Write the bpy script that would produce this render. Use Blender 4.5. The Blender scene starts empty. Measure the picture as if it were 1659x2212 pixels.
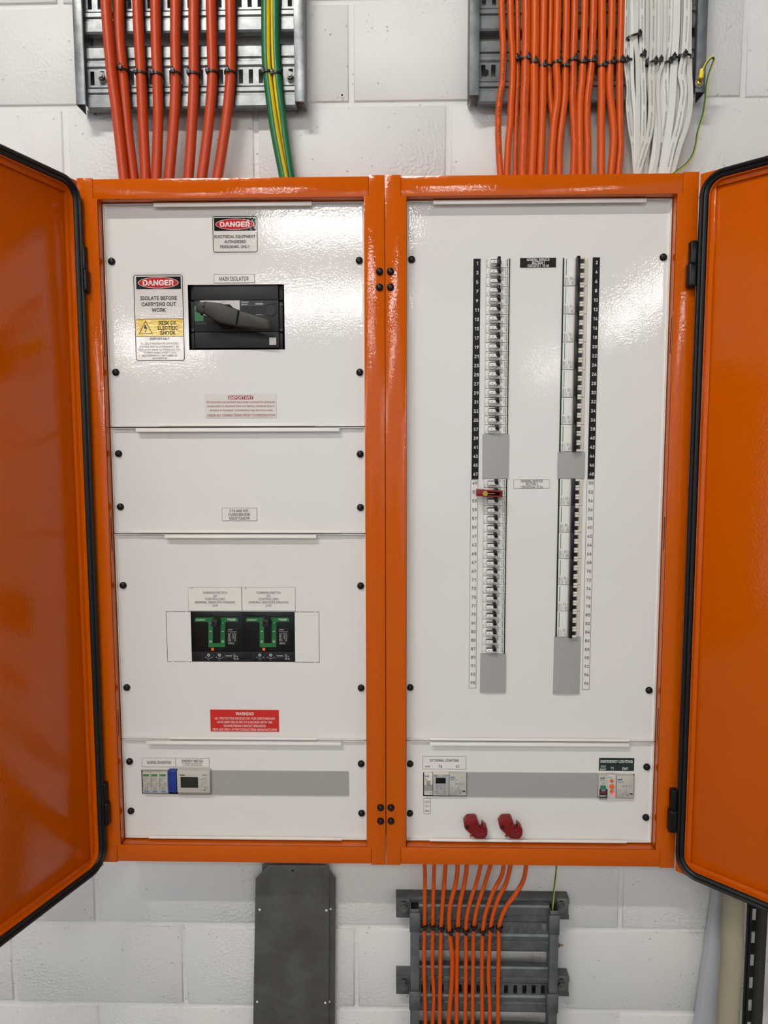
import bpy, bmesh, math, random
from mathutils import Vector, Matrix, Euler
from mathutils.geometry import delaunay_2d_cdt
random.seed(7)
SC = bpy.context.scene
COL = SC.collection
PI = math.pi

# ------------------------------------------------------------------ camera
CAM_LOC = Vector((0.02733, -1.39992, 0.86546))
CAM_ROT = Euler((1.48223, 0.00204, 0.02131), 'XYZ')
FPX = 1520.0
cd = bpy.data.cameras.new('camera'); cam = bpy.data.objects.new('camera', cd); COL.objects.link(cam)
cam.location = CAM_LOC; cam.rotation_euler = CAM_ROT
cd.sensor_fit = 'HORIZONTAL'; cd.sensor_width = 36.0; cd.lens = 36.0 * FPX / 1659.0
cd.clip_start = 0.02
SC.camera = cam
# ------------------------------------------------------------------ world, lights, exposure
SC.view_settings.view_transform = 'Standard'; SC.view_settings.look = 'None'
SC.view_settings.gamma = 1.0; SC.view_settings.use_curve_mapping = False
SC.view_settings.exposure = -0.2
w = bpy.data.worlds.new('world'); SC.world = w; w.use_nodes = True
bg = w.node_tree.nodes['Background']; bg.inputs[0].default_value = (0.66, 0.80, 1.0, 1); bg.inputs[1].default_value = 1.22
# ceiling tubes: x, distance in front of cabinet, length, turned along depth, power
LAMPS = [(-1.35, 2.9, 1.6, 0, 440, 4.12), (-0.40, 3.6, 0.95, 0, 80, 2.46), (-0.76, 6.2, 1.5, 0, 90, 2.46), (-3.5, 9.0, 1.3, 0, 95, 2.46),
         (2.62, 5.2, 1.3, 1, 80, 2.46), (2.68, 7.0, 1.3, 1, 85, 2.46), (2.9, 12.0, 1.5, 1, 90, 2.46), (-3.4, 4.6, 1.2, 1, 25, 2.46)]
CEIL = 4.18; FLOOR = -0.78
LAMP_COL = (1.0, 0.962, 0.91)

# ------------------------------------------------------------------ helpers
RM = CAM_ROT.to_matrix()
def at(u, v, Y):
    """where the view ray of photo point (u, v) meets the vertical plane y = Y"""
    d = RM @ Vector(((u - 829.5) / FPX, -(v - 1106.0) / FPX, -1.0))
    return CAM_LOC + d * ((Y - CAM_LOC.y) / d.y)
def rect(u0, v0, u1, v1, Y):
    um, vm = (u0 + u1) / 2, (v0 + v1) / 2
    return at(u0, vm, Y).x, at(u1, vm, Y).x, at(um, v1, Y).z, at(um, v0, Y).z
def lin(c):
    c = c / 255.0
    return c / 12.92 if c <= 0.04045 else ((c + 0.055) / 1.055) ** 2.4
def rgb(r, g, b): return (lin(r), lin(g), lin(b), 1.0)

def mat(name, col, rough=0.5, metal=0.0, bump=None, spec=0.5, coat=0.0, emit=None, var=None):
    m = bpy.data.materials.new(name); m.use_nodes = True
    nt = m.node_tree; b = nt.nodes['Principled BSDF']
    b.inputs['Base Color'].default_value = col; b.inputs['Roughness'].default_value = rough
    b.inputs['Metallic'].default_value = metal; b.inputs['Specular IOR Level'].default_value = spec
    b.inputs['Coat Weight'].default_value = coat
    tc = nt.nodes.new('ShaderNodeTexCoord')
    def noise(scale, detail=2.0, rgh=0.5, src='Object', stretch=None):
        n = nt.nodes.new('ShaderNodeTexNoise'); n.inputs['Scale'].default_value = scale
        n.inputs['Detail'].default_value = detail; n.inputs['Roughness'].default_value = rgh
        if stretch:
            mp = nt.nodes.new('ShaderNodeMapping'); mp.inputs['Scale'].default_value = stretch
            nt.links.new(tc.outputs[src], mp.inputs['Vector']); nt.links.new(mp.outputs['Vector'], n.inputs['Vector'])
        else: nt.links.new(tc.outputs[src], n.inputs['Vector'])
        return n
    if bump:
        prev = None
        for (sc, st, dist) in bump:
            n = noise(sc); bn = nt.nodes.new('ShaderNodeBump')
            bn.inputs['Strength'].default_value = st; bn.inputs['Distance'].default_value = dist
            nt.links.new(n.outputs['Fac'], bn.inputs['Height'])
            if prev: nt.links.new(prev.outputs['Normal'], bn.inputs['Normal'])
            prev = bn
        nt.links.new(prev.outputs['Normal'], b.inputs['Normal'])
    if var:   # (scale, second colour, stretch)
        n = noise(var[0], 4.0, 0.6, stretch=var[2] if len(var) > 2 else None)
        rp = nt.nodes.new('ShaderNodeValToRGB'); rp.color_ramp.elements[0].position = 0.35; rp.color_ramp.elements[1].position = 0.7
        rp.color_ramp.elements[0].color = col; rp.color_ramp.elements[1].color = var[1]
        nt.links.new(n.outputs['Fac'], rp.inputs['Fac']); nt.links.new(rp.outputs['Color'], b.inputs['Base Color'])
    if emit:
        b.inputs['Emission Color'].default_value = emit[0]; b.inputs['Emission Strength'].default_value = emit[1]
    return m

M = {}
M['orange'] = mat('orange_powder_coat', rgb(194, 85, 0), 0.08, bump=[(230, 0.12, 0.002), (60, 0.04, 0.002)], spec=0.30)
M['white_panel'] = mat('white_powder_coat', rgb(222, 220, 216), 0.05, bump=[(230, 0.075, 0.002), (60, 0.04, 0.002)], spec=0.5)
M['white_edge'] = mat('white_sheet_edge', rgb(236, 233, 226), 0.3)
M['galv'] = mat('galvanised_steel', rgb(136, 138, 138), 0.36, 0.95, bump=[(90, 0.05, 0.001)], var=(55, rgb(104, 107, 109)))
M['galv_dull'] = mat('dull_galvanised_steel', rgb(118, 122, 122), 0.5, 0.75, bump=[(120, 0.08, 0.001)], var=(30, rgb(92, 97, 99)))
M['gasket'] = mat('black_rubber', rgb(10, 11, 12), 0.42, bump=[(60, 0.05, 0.001)], spec=.35)
M['black'] = mat('black_plastic', rgb(11, 11, 12), 0.3, spec=.3)
M['void'] = mat('dark_gap', rgb(6, 6, 6), 0.9)
M['charcoal'] = mat('charcoal_plastic', rgb(34, 36, 36), 0.5, spec=.3, bump=[(900, 0.05, 0.0005)])
M['charcoal2'] = mat('dark_charcoal_plastic', rgb(20, 21, 22), 0.5, spec=.3)
M['handle'] = mat('handle_plastic', rgb(42, 41, 38), 0.55, bump=[(700, 0.1, 0.0005)])
M['white_pl'] = mat('white_plastic', rgb(226, 224, 218), 0.4)
M['white_pl2'] = mat('light_grey_plastic', rgb(196, 194, 188), 0.45)
M['cream'] = mat('cream_plastic', rgb(214, 208, 196), 0.45)
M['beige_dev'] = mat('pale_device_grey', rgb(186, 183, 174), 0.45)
M['beige_dev2'] = mat('darker_device_grey', rgb(150, 147, 139), 0.5)  # darker grey plastic for lower steps, levers and buttons
M['grey_blank'] = mat('grey_blank_plastic', rgb(158, 158, 154), 0.35)
M['silver'] = mat('silver_fascia', rgb(168, 170, 170), 0.4)
M['label_w'] = mat('label_white', rgb(222, 219, 213), 0.4)
M['sticker'] = mat('sticker_white', rgb(215, 210, 205), 0.08, bump=[(230, 0.075, 0.002)])
M['sticker_clear'] = mat('sticker_clear_margin', rgb(214, 212, 206), 0.09, bump=[(230, 0.075, 0.002)])
M['label_k'] = mat('label_black', rgb(14, 14, 14), 0.6, spec=.25)
M['label_g'] = mat('label_dark_green', rgb(10, 40, 34), 0.4)
M['label_r'] = mat('label_red', rgb(196, 30, 18), 0.4)
M['ink'] = mat('black_ink', rgb(22, 21, 21), 0.5)
M['ink_soft'] = mat('faded_black_ink', rgb(70, 70, 68), 0.5)
M['ink_green'] = mat('green_ink', rgb(50, 130, 80), 0.5)
M['ink_red'] = mat('red_ink', rgb(150, 28, 34), 0.5)
M['ink_w'] = mat('white_ink', rgb(226, 226, 222), 0.5)
M['ink_blue'] = mat('blue_ink', rgb(38, 106, 160), 0.5)
M['ink_navy'] = mat('navy_ink', rgb(24, 40, 96), 0.5)
M['yellow'] = mat('sign_yellow', rgb(216, 182, 20), 0.09, bump=[(230, 0.075, 0.002)])
M['sign_red'] = mat('sign_red', rgb(186, 32, 34), 0.09, bump=[(230, 0.075, 0.002)])
M['sign_black'] = mat('sign_black', rgb(14, 14, 14), 0.09, bump=[(230, 0.075, 0.002)])
M['dev_green'] = mat('device_green', rgb(12, 104, 46), 0.45)
M['mid_green'] = mat('leaf_green', rgb(70, 130, 66), 0.45)
M['teal'] = mat('teal_button', rgb(24, 120, 96), 0.4)
M['blue'] = mat('blue_plastic', rgb(14, 50, 132), 0.35)
M['btn_red'] = mat('red_button', rgb(110, 18, 24), 0.4)
M['btn_orange'] = mat('orange_knob', rgb(226, 104, 24), 0.4)
M['screen'] = mat('dark_lcd', rgb(30, 34, 24), 0.15)
M['led'] = mat('glowing_red_led', rgb(255, 60, 80), 0.3, emit=((1.0, 0.05, 0.08, 1), 2.2))
M['lock_red'] = mat('lockout_red', rgb(122, 15, 19), 0.4, spec=.35)
M['brass'] = mat('brass', rgb(196, 158, 70), 0.28, 1.0)
M['steel'] = mat('bright_steel', rgb(200, 200, 198), 0.22, 1.0)
M['bolt'] = mat('zinc_bolt', rgb(122, 122, 118), 0.4, 0.8)
M['cab_red'] = mat('deep_orange_pvc', rgb(178, 58, 14), 0.36, spec=.4, bump=[(25, 0.08, 0.003)])
M['cab_or'] = mat('orange_pvc', rgb(198, 76, 0), 0.38, spec=.35, bump=[(30, 0.06, 0.003)])
M['cab_gr'] = mat('green_pvc', rgb(12, 98, 54), 0.35)
M['cab_ye'] = mat('yellow_pvc', rgb(222, 196, 26), 0.35)
M['cab_wh'] = mat('white_pvc', rgb(214, 214, 208), 0.38)
M['cab_wh2'] = mat('grey_white_pvc', rgb(204, 200, 192), 0.4)
M['tie'] = mat('black_nylon', rgb(14, 14, 15), 0.35)
M['plate'] = mat('brushed_dark_steel', rgb(112, 112, 109), 0.38, 0.7, var=(14, rgb(92, 90, 88)))
M['lug'] = mat('yellow_crimp', rgb(228, 200, 20), 0.3)
M['dark_steel'] = mat('dark_slotted_steel', rgb(66, 64, 60), 0.45, 0.6)
M['pipe'] = mat('beige_cloth_lagging', rgb(158, 150, 126), 0.9, bump=[(420, 0.5, 0.002), (18, 0.35, 0.004)])
M['board'] = mat('smooth_grey_board', rgb(178, 182, 186), 0.6)
M['floor'] = mat('grey_concrete', rgb(150, 148, 142), 0.6, bump=[(30, 0.1, 0.002)])
M['paint'] = mat('white_paint', rgb(222, 220, 214), 0.7)
M['ceil'] = mat('grey_ceiling_sheet', rgb(112, 114, 116), 0.6)
M['lamp_body'] = mat('lamp_housing', rgb(230, 230, 228), 0.5)

def wall_material():
    m = bpy.data.materials.new('painted_blockwork'); m.use_nodes = True; nt = m.node_tree; b = nt.nodes['Principled BSDF']
    b.inputs['Roughness'].default_value = 0.45; b.inputs['Specular IOR Level'].default_value = 0.35
    tc = nt.nodes.new('ShaderNodeTexCoord')
    def N(sc, det=3.0):
        n = nt.nodes.new('ShaderNodeTexNoise'); n.inputs['Scale'].default_value = sc; n.inputs['Detail'].default_value = det
        nt.links.new(tc.outputs['Object'], n.inputs['Vector']); return n
    def ramp(a, p0, p1, c0=(0, 0, 0, 1), c1=(1, 1, 1, 1)):
        r = nt.nodes.new('ShaderNodeValToRGB'); r.color_ramp.elements[0].position = p0; r.color_ramp.elements[1].position = p1
        r.color_ramp.elements[0].color = c0; r.color_ramp.elements[1].color = c1
        nt.links.new(a, r.inputs['Fac']); return r
    # large-scale patches decide where the blocks are pitted
    patch = ramp(N(5.5).outputs['Fac'], 0.42, 0.62)
    fine = ramp(N(150).outputs['Fac'], 0.38, 0.75)          # raised / sunk aggregate
    mul = nt.nodes.new('ShaderNodeMath'); mul.operation = 'MULTIPLY'
    nt.links.new(fine.outputs['Color'], mul.inputs[0]); nt.links.new(patch.outputs['Color'], mul.inputs[1])
    vo = nt.nodes.new('ShaderNodeTexVoronoi'); vo.inputs['Scale'].default_value = 62
    nt.links.new(tc.outputs['Object'], vo.inputs['Vector'])
    pit = ramp(vo.outputs['Distance'], 0.05, 0.17)
    pm = ramp(N(23).outputs['Fac'], 0.52, 0.55, (1, 1, 1, 1), (0, 0, 0, 1))
    mx = nt.nodes.new('ShaderNodeMath'); mx.operation = 'MAXIMUM'
    nt.links.new(pit.outputs['Color'], mx.inputs[0]); nt.links.new(pm.outputs['Color'], mx.inputs[1])
    b1 = nt.nodes.new('ShaderNodeBump'); b1.inputs['Strength'].default_value = 0.45; b1.inputs['Distance'].default_value = 0.0035
    nt.links.new(mul.outputs[0], b1.inputs['Height'])
    b2 = nt.nodes.new('ShaderNodeBump'); b2.inputs['Strength'].default_value = 0.6; b2.inputs['Distance'].default_value = 0.004
    nt.links.new(mx.outputs[0], b2.inputs['Height']); nt.links.new(b1.outputs['Normal'], b2.inputs['Normal'])
    b3 = nt.nodes.new('ShaderNodeBump'); b3.inputs['Strength'].default_value = 0.15; b3.inputs['Distance'].default_value = 0.002
    nt.links.new(N(240).outputs['Fac'], b3.inputs['Height']); nt.links.new(b2.outputs['Normal'], b3.inputs['Normal'])
    nt.links.new(b3.outputs['Normal'], b.inputs['Normal'])
    c = ramp(N(2.1).outputs['Fac'], 0.38, 0.66, rgb(220, 218, 213), rgb(209, 209, 208))
    nt.links.new(c.outputs['Color'], b.inputs['Base Color'])
    return m
M['wall'] = wall_material()

# sans-serif letter outlines: advance;x y x y ...|next loop
GLYPHS = {'r': {'A':'480;16 0 201 509 276 509 463 0 395 0 264 372 232 478 245 478 191 302 85 0|110 142 110 199 370 199 370 142',
'B':'456;60 0 60 509 241 509 289 504 329 491 359 469 381 442 394 410 398 374 395 344 387 320 356 286 315 267 315 262 339 257 363 245 385 227 402 203 414 173 418 136 413 100 400 67 377 39 344 18 301 4 247 0|125 57 245 57 296 63 330 80 349 105 355 137 352 161 342 184 327 203 306 218 279 228 125 231|125 285 265 288 288 296 308 309 323 326 333 348 336 372 330 403 313 429 283 446 240 452 125 452',
'C':'510;267 -7 205 1 150 25 104 63 70 115 48 179 40 254 48 329 70 393 104 445 150 484 205 508 267 516 340 504 373 490 402 471 427 447 448 418 463 385 473 348 408 348 389 395 357 428 315 449 267 456 223 450 184 432 150 403 125 364 109 314 103 254 109 194 125 145 151 105 184 76 223 59 267 53 315 60 357 81 389 114 408 160 473 160 463 124 448 91 428 62 402 38 373 19 341 5 305 -4',
'D':'502;219 0 96 0 96 57 215 57 272 63 318 81 354 110 379 149 394 198 399 255 394 312 379 361 354 399 320 428 275 446 221 452 93 452 93 509 225 509 294 501 353 478 399 441 433 391 455 329 462 255 455 181 433 119 398 68 351 31 291 8|125 509 125 0 60 0 60 509',
'E':'419;60 0 60 509 372 509 372 452 125 452 125 286 355 286 355 229 125 229 125 57 375 57 375 0',
'F':'410;60 0 60 509 369 509 369 452 125 452 125 278 346 278 346 221 125 221 125 0',
'G':'520;269 -7 205 1 149 25 104 64 69 116 47 179 40 254 47 329 69 393 103 445 149 484 203 508 265 516 304 513 340 504 374 489 403 469 429 445 449 416 465 384 474 349 408 349 387 393 356 427 315 448 265 456 222 450 183 432 150 404 125 364 109 314 103 254 109 194 125 145 151 105 184 76 224 59 269 53 309 57 345 71 374 93 396 123 410 160 415 202 434 199 283 199 283 256 478 256 478 200 471 141 451 91 419 50 377 19 326 0',
'H':'517;60 0 60 509 125 509 125 289 392 289 392 509 457 509 457 0 392 0 392 232 125 232 125 0',
'I':'300;31 0 31 57 118 57 118 452 31 452 31 509 269 509 269 452 183 452 183 57 269 57 269 0',
'J':'396;185 -7 124 3 75 33 44 81 33 145 33 173 98 173 104 104 122 74 149 56 185 50 220 56 248 74 266 104 272 145 272 509 336 509 336 145 326 81 294 33 246 3',
'K':'467;104 145 104 216 212 344 364 509 448 509|60 0 60 509 125 509 125 0|372 0 188 259 228 309 449 0',
'L':'393;60 0 60 509 125 509 125 57 361 57 361 0',
'M':'628;60 0 60 509 152 509 322 49 307 49 352 187 476 509 568 509 568 0 504 0 507 457 513 457 456 291 342 0 286 0 112 457 119 457 122 0',
'N':'523;60 0 60 509 136 509 388 107 414 55 405 54 399 195 399 509 463 509 463 0 387 0 108 452 119 454 125 291 125 0',
'O':'533;267 -7 205 1 150 25 105 63 70 115 48 179 40 254 48 329 70 393 105 445 150 484 205 508 267 516 329 508 384 484 429 445 464 393 486 329 493 254 486 179 464 115 429 63 384 25 329 1|267 53 310 59 349 76 383 105 408 144 425 194 430 254 425 314 408 365 383 404 349 433 310 450 267 456 223 450 184 433 151 404 125 364 109 314 103 254 109 194 125 144 151 105 184 76 223 59',
'P':'445;60 0 60 509 235 509 289 503 332 487 366 462 390 430 404 391 409 348 404 304 390 265 366 233 332 207 289 191 235 186 109 186 109 242 269 246 297 256 318 272 333 294 342 319 342 376 333 402 318 423 297 439 268 449 125 452 125 0',
'Q':'533;245 159 313 159 468 -48 401 -48|267 -7 205 1 150 25 105 63 70 115 48 179 40 254 48 329 70 393 105 445 150 484 205 508 267 516 329 508 384 484 429 445 464 393 486 329 493 254 486 179 464 115 429 63 384 25 329 1|267 53 310 59 349 76 383 105 408 144 425 194 430 254 425 314 408 365 383 404 349 433 310 450 267 456 223 450 184 433 151 404 125 364 109 314 103 254 109 194 125 144 151 105 184 76 223 59',
'R':'449;60 0 60 509 236 509 290 504 333 489 367 465 390 433 405 395 409 352 405 309 390 271 367 240 333 217 289 203 236 198 96 198 96 255 269 258 298 267 319 281 334 300 342 324 342 380 334 405 319 425 298 440 269 449 125 452 125 0|353 0 230 229 303 229 428 0',
'S':'447;224 -9 172 -4 128 9 91 31 64 60 46 96 38 137 104 137 110 110 123 88 142 71 194 52 257 52 286 60 311 74 329 92 341 114 346 139 342 161 332 179 296 205 128 260 86 289 60 326 52 372 58 413 75 448 102 476 138 498 180 511 227 516 275 511 316 498 351 476 377 449 394 415 401 378 337 378 326 412 302 437 267 453 225 459 194 456 167 448 145 435 129 418 118 398 115 376 119 352 131 334 169 308 312 264 359 238 395 198 405 171 408 139 403 99 386 64 360 34 323 11 278 -4',
'T':'449;32 452 32 509 417 509 417 452 257 452 257 0 193 0 193 452',
'U':'517;259 -8 203 -2 154 15 114 43 85 80 66 124 60 173 60 509 124 509 124 178 128 144 141 113 160 87 187 68 220 56 259 52 298 56 331 68 357 87 377 113 389 144 393 178 393 509 457 509 457 173 451 124 433 80 403 43 363 15 315 -2',
'V':'480;204 0 16 509 84 509 215 137 248 31 235 31 290 206 395 509 463 509 278 0',
'W':'686;155 0 16 509 82 509 197 40 189 40 224 196 306 509 380 509 497 40 488 40 523 196 603 509 670 509 530 0 455 0 351 391 336 475 350 475 318 323 230 0',
'X':'474;18 0 217 284 217 236 29 509 104 509 223 329 243 292 232 292 298 400 374 509 446 509 259 239 259 287 456 0 382 0 250 195 230 231 244 231 182 129 91 0',
'Y':'472;203 0 203 208 16 509 91 509 222 292 250 230 224 230 251 293 381 509 455 509 268 208 268 0',
'Z':'438;42 0 42 46 341 476 348 454 40 452 40 509 397 509 397 462 97 33 90 54 399 57 399 0',
'a':'389;126 -5 94 5 68 22 48 45 35 73 30 108 34 138 43 161 58 179 78 193 125 211 265 235 273 243 273 279 256 311 220 329 171 329 149 322 118 301 100 274 41 291 57 322 79 346 104 364 163 382 194 384 239 379 286 360 306 343 322 320 333 290 337 251 337 0 277 0 277 52 272 52 252 25 215 1 190 -6|170 45 202 49 228 59 248 74 263 93 272 115 276 190 134 159 103 139 95 124 94 87 114 61 130 52',
'b':'424;229 -8 198 -5 172 4 138 31 118 59 112 59 112 0 53 0 53 509 114 509 114 319 118 319 137 346 171 373 197 381 229 384 274 378 313 361 345 332 370 293 385 245 390 189 385 133 370 84 346 45 313 16 274 -2|220 47 253 51 279 66 301 88 316 117 325 151 328 189 325 227 316 261 301 290 280 311 253 325 220 330 188 325 161 312 140 291 125 263 116 229 113 189 116 150 125 115 140 86 162 65 188 51',
'c':'396;207 -8 159 -2 117 16 82 46 56 85 40 133 34 187 40 243 56 291 82 330 117 360 159 378 207 384 260 377 305 356 340 322 362 277 303 262 290 289 270 311 242 325 207 330 173 325 145 310 124 287 108 258 99 224 96 187 99 151 108 117 124 89 145 66 173 51 207 46 243 52 271 66 292 89 304 117 363 102 341 56 306 21 261 -1',
'd':'424;195 -8 151 -2 111 16 79 45 55 84 39 133 34 189 39 245 55 293 79 332 112 361 151 378 196 384 228 381 253 373 287 346 306 319 311 319 311 509 372 509 372 0 313 0 313 59 307 59 287 31 252 4 227 -5|205 47 236 51 263 65 284 86 299 115 309 150 312 189 309 229 300 263 284 291 263 312 237 325 205 330 172 325 145 311 124 290 108 261 99 227 96 189 99 151 109 117 124 88 145 66 172 51',
'e':'404;212 -8 161 -2 117 16 82 46 56 85 40 132 34 187 39 242 55 290 81 329 115 359 157 378 205 384 266 374 294 361 319 341 341 315 357 282 368 242 371 169 75 169 75 221 338 221 310 202 307 237 298 269 283 294 263 314 237 326 205 330 173 326 146 313 125 294 109 270 99 241 96 178 100 139 110 106 128 80 151 61 179 50 212 46 254 53 285 73 306 105 365 91 353 63 335 39 311 19 283 4 249 -5',
'f':'254;228 379 228 327 6 327 6 379|81 0 81 432 84 461 96 486 113 505 135 519 187 530 243 521 227 468 195 474 171 470 154 460 145 443 142 0',
'g':'425;207 -151 168 -148 134 -140 82 -110 51 -69 101 -41 122 -66 154 -88 207 -97 249 -92 282 -75 304 -47 311 -6 311 68 306 68 287 41 252 16 227 8 195 5 152 10 113 27 80 53 55 90 39 136 34 191 39 246 55 293 80 332 112 361 152 378 196 384 228 382 253 373 288 346 308 319 313 319 313 379 372 379 372 -9 367 -54 350 -90 324 -117 291 -136 251 -147|205 59 237 63 264 75 285 95 300 121 309 154 312 193 309 231 300 264 285 291 264 312 237 325 205 330 172 325 145 312 124 290 109 262 99 229 96 193 99 155 109 123 124 96 145 76 172 63',
'h':'410;114 0 53 0 53 509 114 509 114 287 102 287 124 332 152 362 187 379 227 384 264 380 295 369 321 349 341 321 353 285 357 240 357 0 296 0 296 235 290 275 273 304 246 323 210 329 184 326 161 317 141 303 126 283 117 257',
'i':'167;53 0 53 379 114 379 114 0|67 446 54 455 44 468 41 483 44 499 54 512 67 521 100 521 114 512 123 499 126 483 123 468 114 455 100 446',
'j':'167;53 379 114 379 111 -63 102 -90 86 -113 65 -129 37 -139 -10 -143 -10 -87 25 -83 40 -72 50 -54|67 446 53 455 44 468 41 483 44 499 53 512 67 521 100 521 114 512 123 499 126 483 123 468 114 455 100 446',
'k':'381;110 137 110 212 121 212 284 379 360 379 184 199 177 199|53 0 53 509 114 509 114 0|294 0 148 186 191 229 372 0',
'l':'189;139 -2 101 3 74 20 58 47 53 84 53 509 114 509 115 77 120 62 130 54 170 54 181 3',
'm':'610;53 0 53 379 112 379 112 295 108 295 118 323 132 346 172 376 219 386 257 380 287 361 309 331 321 295 312 295 322 321 337 343 381 375 437 386 468 383 497 372 522 354 541 328 553 296 557 255 557 0 496 0 496 254 490 289 473 313 447 326 419 330 395 328 358 307 338 270 335 0 274 0 274 260 269 288 253 311 229 326 199 330 158 320 140 307 126 289 117 266 114 0',
'n':'410;114 0 53 0 53 379 112 379 112 287 102 287 124 332 152 362 187 379 227 384 264 380 295 369 321 349 341 321 353 285 357 240 357 0 296 0 296 235 290 275 273 304 246 323 210 329 184 326 161 317 141 303 126 283 117 257',
'o':'415;207 -8 159 -2 117 16 82 46 56 85 40 133 34 187 40 243 56 291 82 330 117 360 159 378 207 384 256 378 299 360 333 330 359 291 376 243 381 187 376 133 359 85 333 46 299 16 256 -2|207 46 242 51 270 66 292 89 307 117 316 151 319 187 316 224 307 258 292 287 270 310 242 325 207 330 173 325 145 310 124 287 108 258 99 224 96 187 99 151 108 117 124 89 145 66 173 51',
'p':'424;53 -143 53 379 112 379 112 319 118 319 137 346 171 373 197 381 229 384 274 378 313 361 345 332 370 293 385 245 390 189 385 133 370 84 346 45 313 16 274 -2 229 -8 198 -5 173 4 138 31 118 59 114 59 114 -143|220 47 253 51 279 66 301 88 316 117 325 151 328 189 325 227 316 261 301 290 280 311 253 325 220 330 188 325 161 312 140 291 125 263 116 229 113 189 116 150 125 115 140 86 162 65 188 51',
'q':'424;372 -143 311 -143 311 59 306 59 287 31 252 4 227 -5 195 -8 151 -2 111 16 79 45 55 84 39 133 34 189 39 245 55 293 79 332 112 361 151 378 196 384 228 381 253 373 287 346 307 319 313 319 313 379 372 379|205 47 236 51 263 65 284 86 299 115 309 150 312 189 309 229 300 263 284 291 263 312 237 325 205 330 172 325 145 311 124 290 108 261 99 227 96 189 99 151 109 117 124 88 145 66 172 51',
'r':'259;53 0 53 379 112 379 112 321 115 321 130 347 152 367 181 380 243 384 243 322 207 326 182 323 159 315 140 301 126 284 117 262 114 0',
's':'365;182 -8 145 -5 112 3 84 18 62 38 45 63 36 94 94 107 105 79 124 60 150 49 181 45 217 50 244 62 262 81 268 103 265 121 254 136 237 147 104 186 72 208 53 237 47 274 51 305 65 332 87 354 115 370 149 381 187 384 223 381 254 372 279 358 299 339 324 290 268 277 258 298 243 316 219 328 187 333 156 329 131 317 114 299 109 277 112 258 124 243 172 223 275 194 306 171 325 142 331 107 326 75 312 47 290 24 260 6 223 -5',
't':'227;204 379 204 327 6 327 6 379|65 471 126 471 128 76 136 61 150 53 202 54 213 2 168 -4 125 2 92 21 72 52 65 93',
'u':'410;182 -5 146 -1 115 11 89 31 69 59 57 95 53 139 53 379 114 379 114 144 119 105 137 75 164 56 200 50 226 53 249 62 268 77 283 97 293 122 296 379 357 379 357 0 298 0 298 92 307 92 286 47 257 17 222 0',
'v':'389;163 0 17 379 84 379 187 87 206 21 184 21 224 155 305 379 371 379 226 0',
'w':'567;138 0 23 379 87 379 154 137 175 41 165 41 206 214 252 379 316 379 382 136 402 41 391 41 480 379 545 379 429 0 368 0 277 338 291 338 199 0',
'x':'379;21 0 171 218 171 171 29 379 100 379 207 206 175 206 282 379 352 379 209 169 209 214 358 0 287 0 173 182 205 182 148 85 91 0',
'y':'389;47 -139 61 -86 104 -89 130 -74 163 -1 17 379 84 379 187 87 206 21 184 21 224 155 305 379 371 379 204 -58 177 -107 139 -136 91 -145',
'z':'380;42 0 42 46 254 323 48 323 48 379 333 379 333 331 126 56 339 56 339 0',
'0':'453;227 -7 174 1 130 24 95 62 69 113 53 178 48 254 53 330 69 395 95 447 130 484 174 508 227 516 279 508 323 484 358 447 384 395 400 330 405 254 400 178 384 113 359 62 323 24 279 1|227 50 261 56 290 74 313 103 330 144 340 194 344 254 340 314 330 365 313 405 290 435 261 453 227 460 192 453 163 435 140 405 123 365 113 314 109 254 113 194 123 144 140 103 163 74 192 56',
'1':'400;276 509 276 0 212 0 212 448 86 358 86 427 198 509',
'2':'453;64 0 64 47 282 282 311 327 320 371 317 397 308 419 293 436 273 449 224 460 196 457 172 447 153 433 139 413 130 390 127 362 66 362 71 405 86 442 111 473 143 496 182 511 225 516 268 511 306 497 337 474 361 445 376 411 381 372 371 318 336 259 153 57 389 57 389 0',
'3':'453;218 -7 173 -3 133 10 98 30 70 57 52 91 44 132 109 132 115 107 126 87 144 71 191 52 248 53 275 61 297 74 315 93 325 116 329 145 326 172 316 196 299 217 275 234 242 244 157 248 157 299 288 452 70 452 70 509 372 509 372 461 211 278 211 289 264 288 308 276 344 253 371 222 387 186 393 145 387 103 370 66 344 36 309 12 266 -2',
'4':'453;40 105 40 158 247 509 311 509 109 163 413 163 413 105|282 0 282 318 343 318 343 0',
'5':'453;221 -7 178 -2 140 11 108 32 83 60 66 93 60 130 122 130 127 108 154 73 196 52 221 50 250 53 276 64 298 82 314 104 324 131 328 162 324 193 314 221 297 244 275 262 248 273 218 277 167 268 128 246 67 253 96 509 366 509 366 452 151 452 136 301 178 325 229 334 263 330 294 321 321 306 345 285 364 260 379 231 388 199 391 163 385 117 369 76 343 41 309 15 268 -1',
'6':'453;226 -7 182 -1 142 15 109 40 84 74 69 115 64 162 68 199 80 239 137 340 252 509 322 509 151 261 145 261 165 288 196 307 235 314 278 309 316 295 346 271 370 240 384 201 389 157 384 112 368 73 343 39 310 14 271 -2|226 48 254 52 279 63 299 79 314 101 324 128 327 157 324 187 314 213 299 235 279 251 254 262 226 265 198 262 174 252 153 235 138 214 128 188 125 158 128 128 138 102 153 79 174 63 198 52',
'7':'453;97 0 323 452 62 452 62 509 391 509 391 449 165 0',
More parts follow.
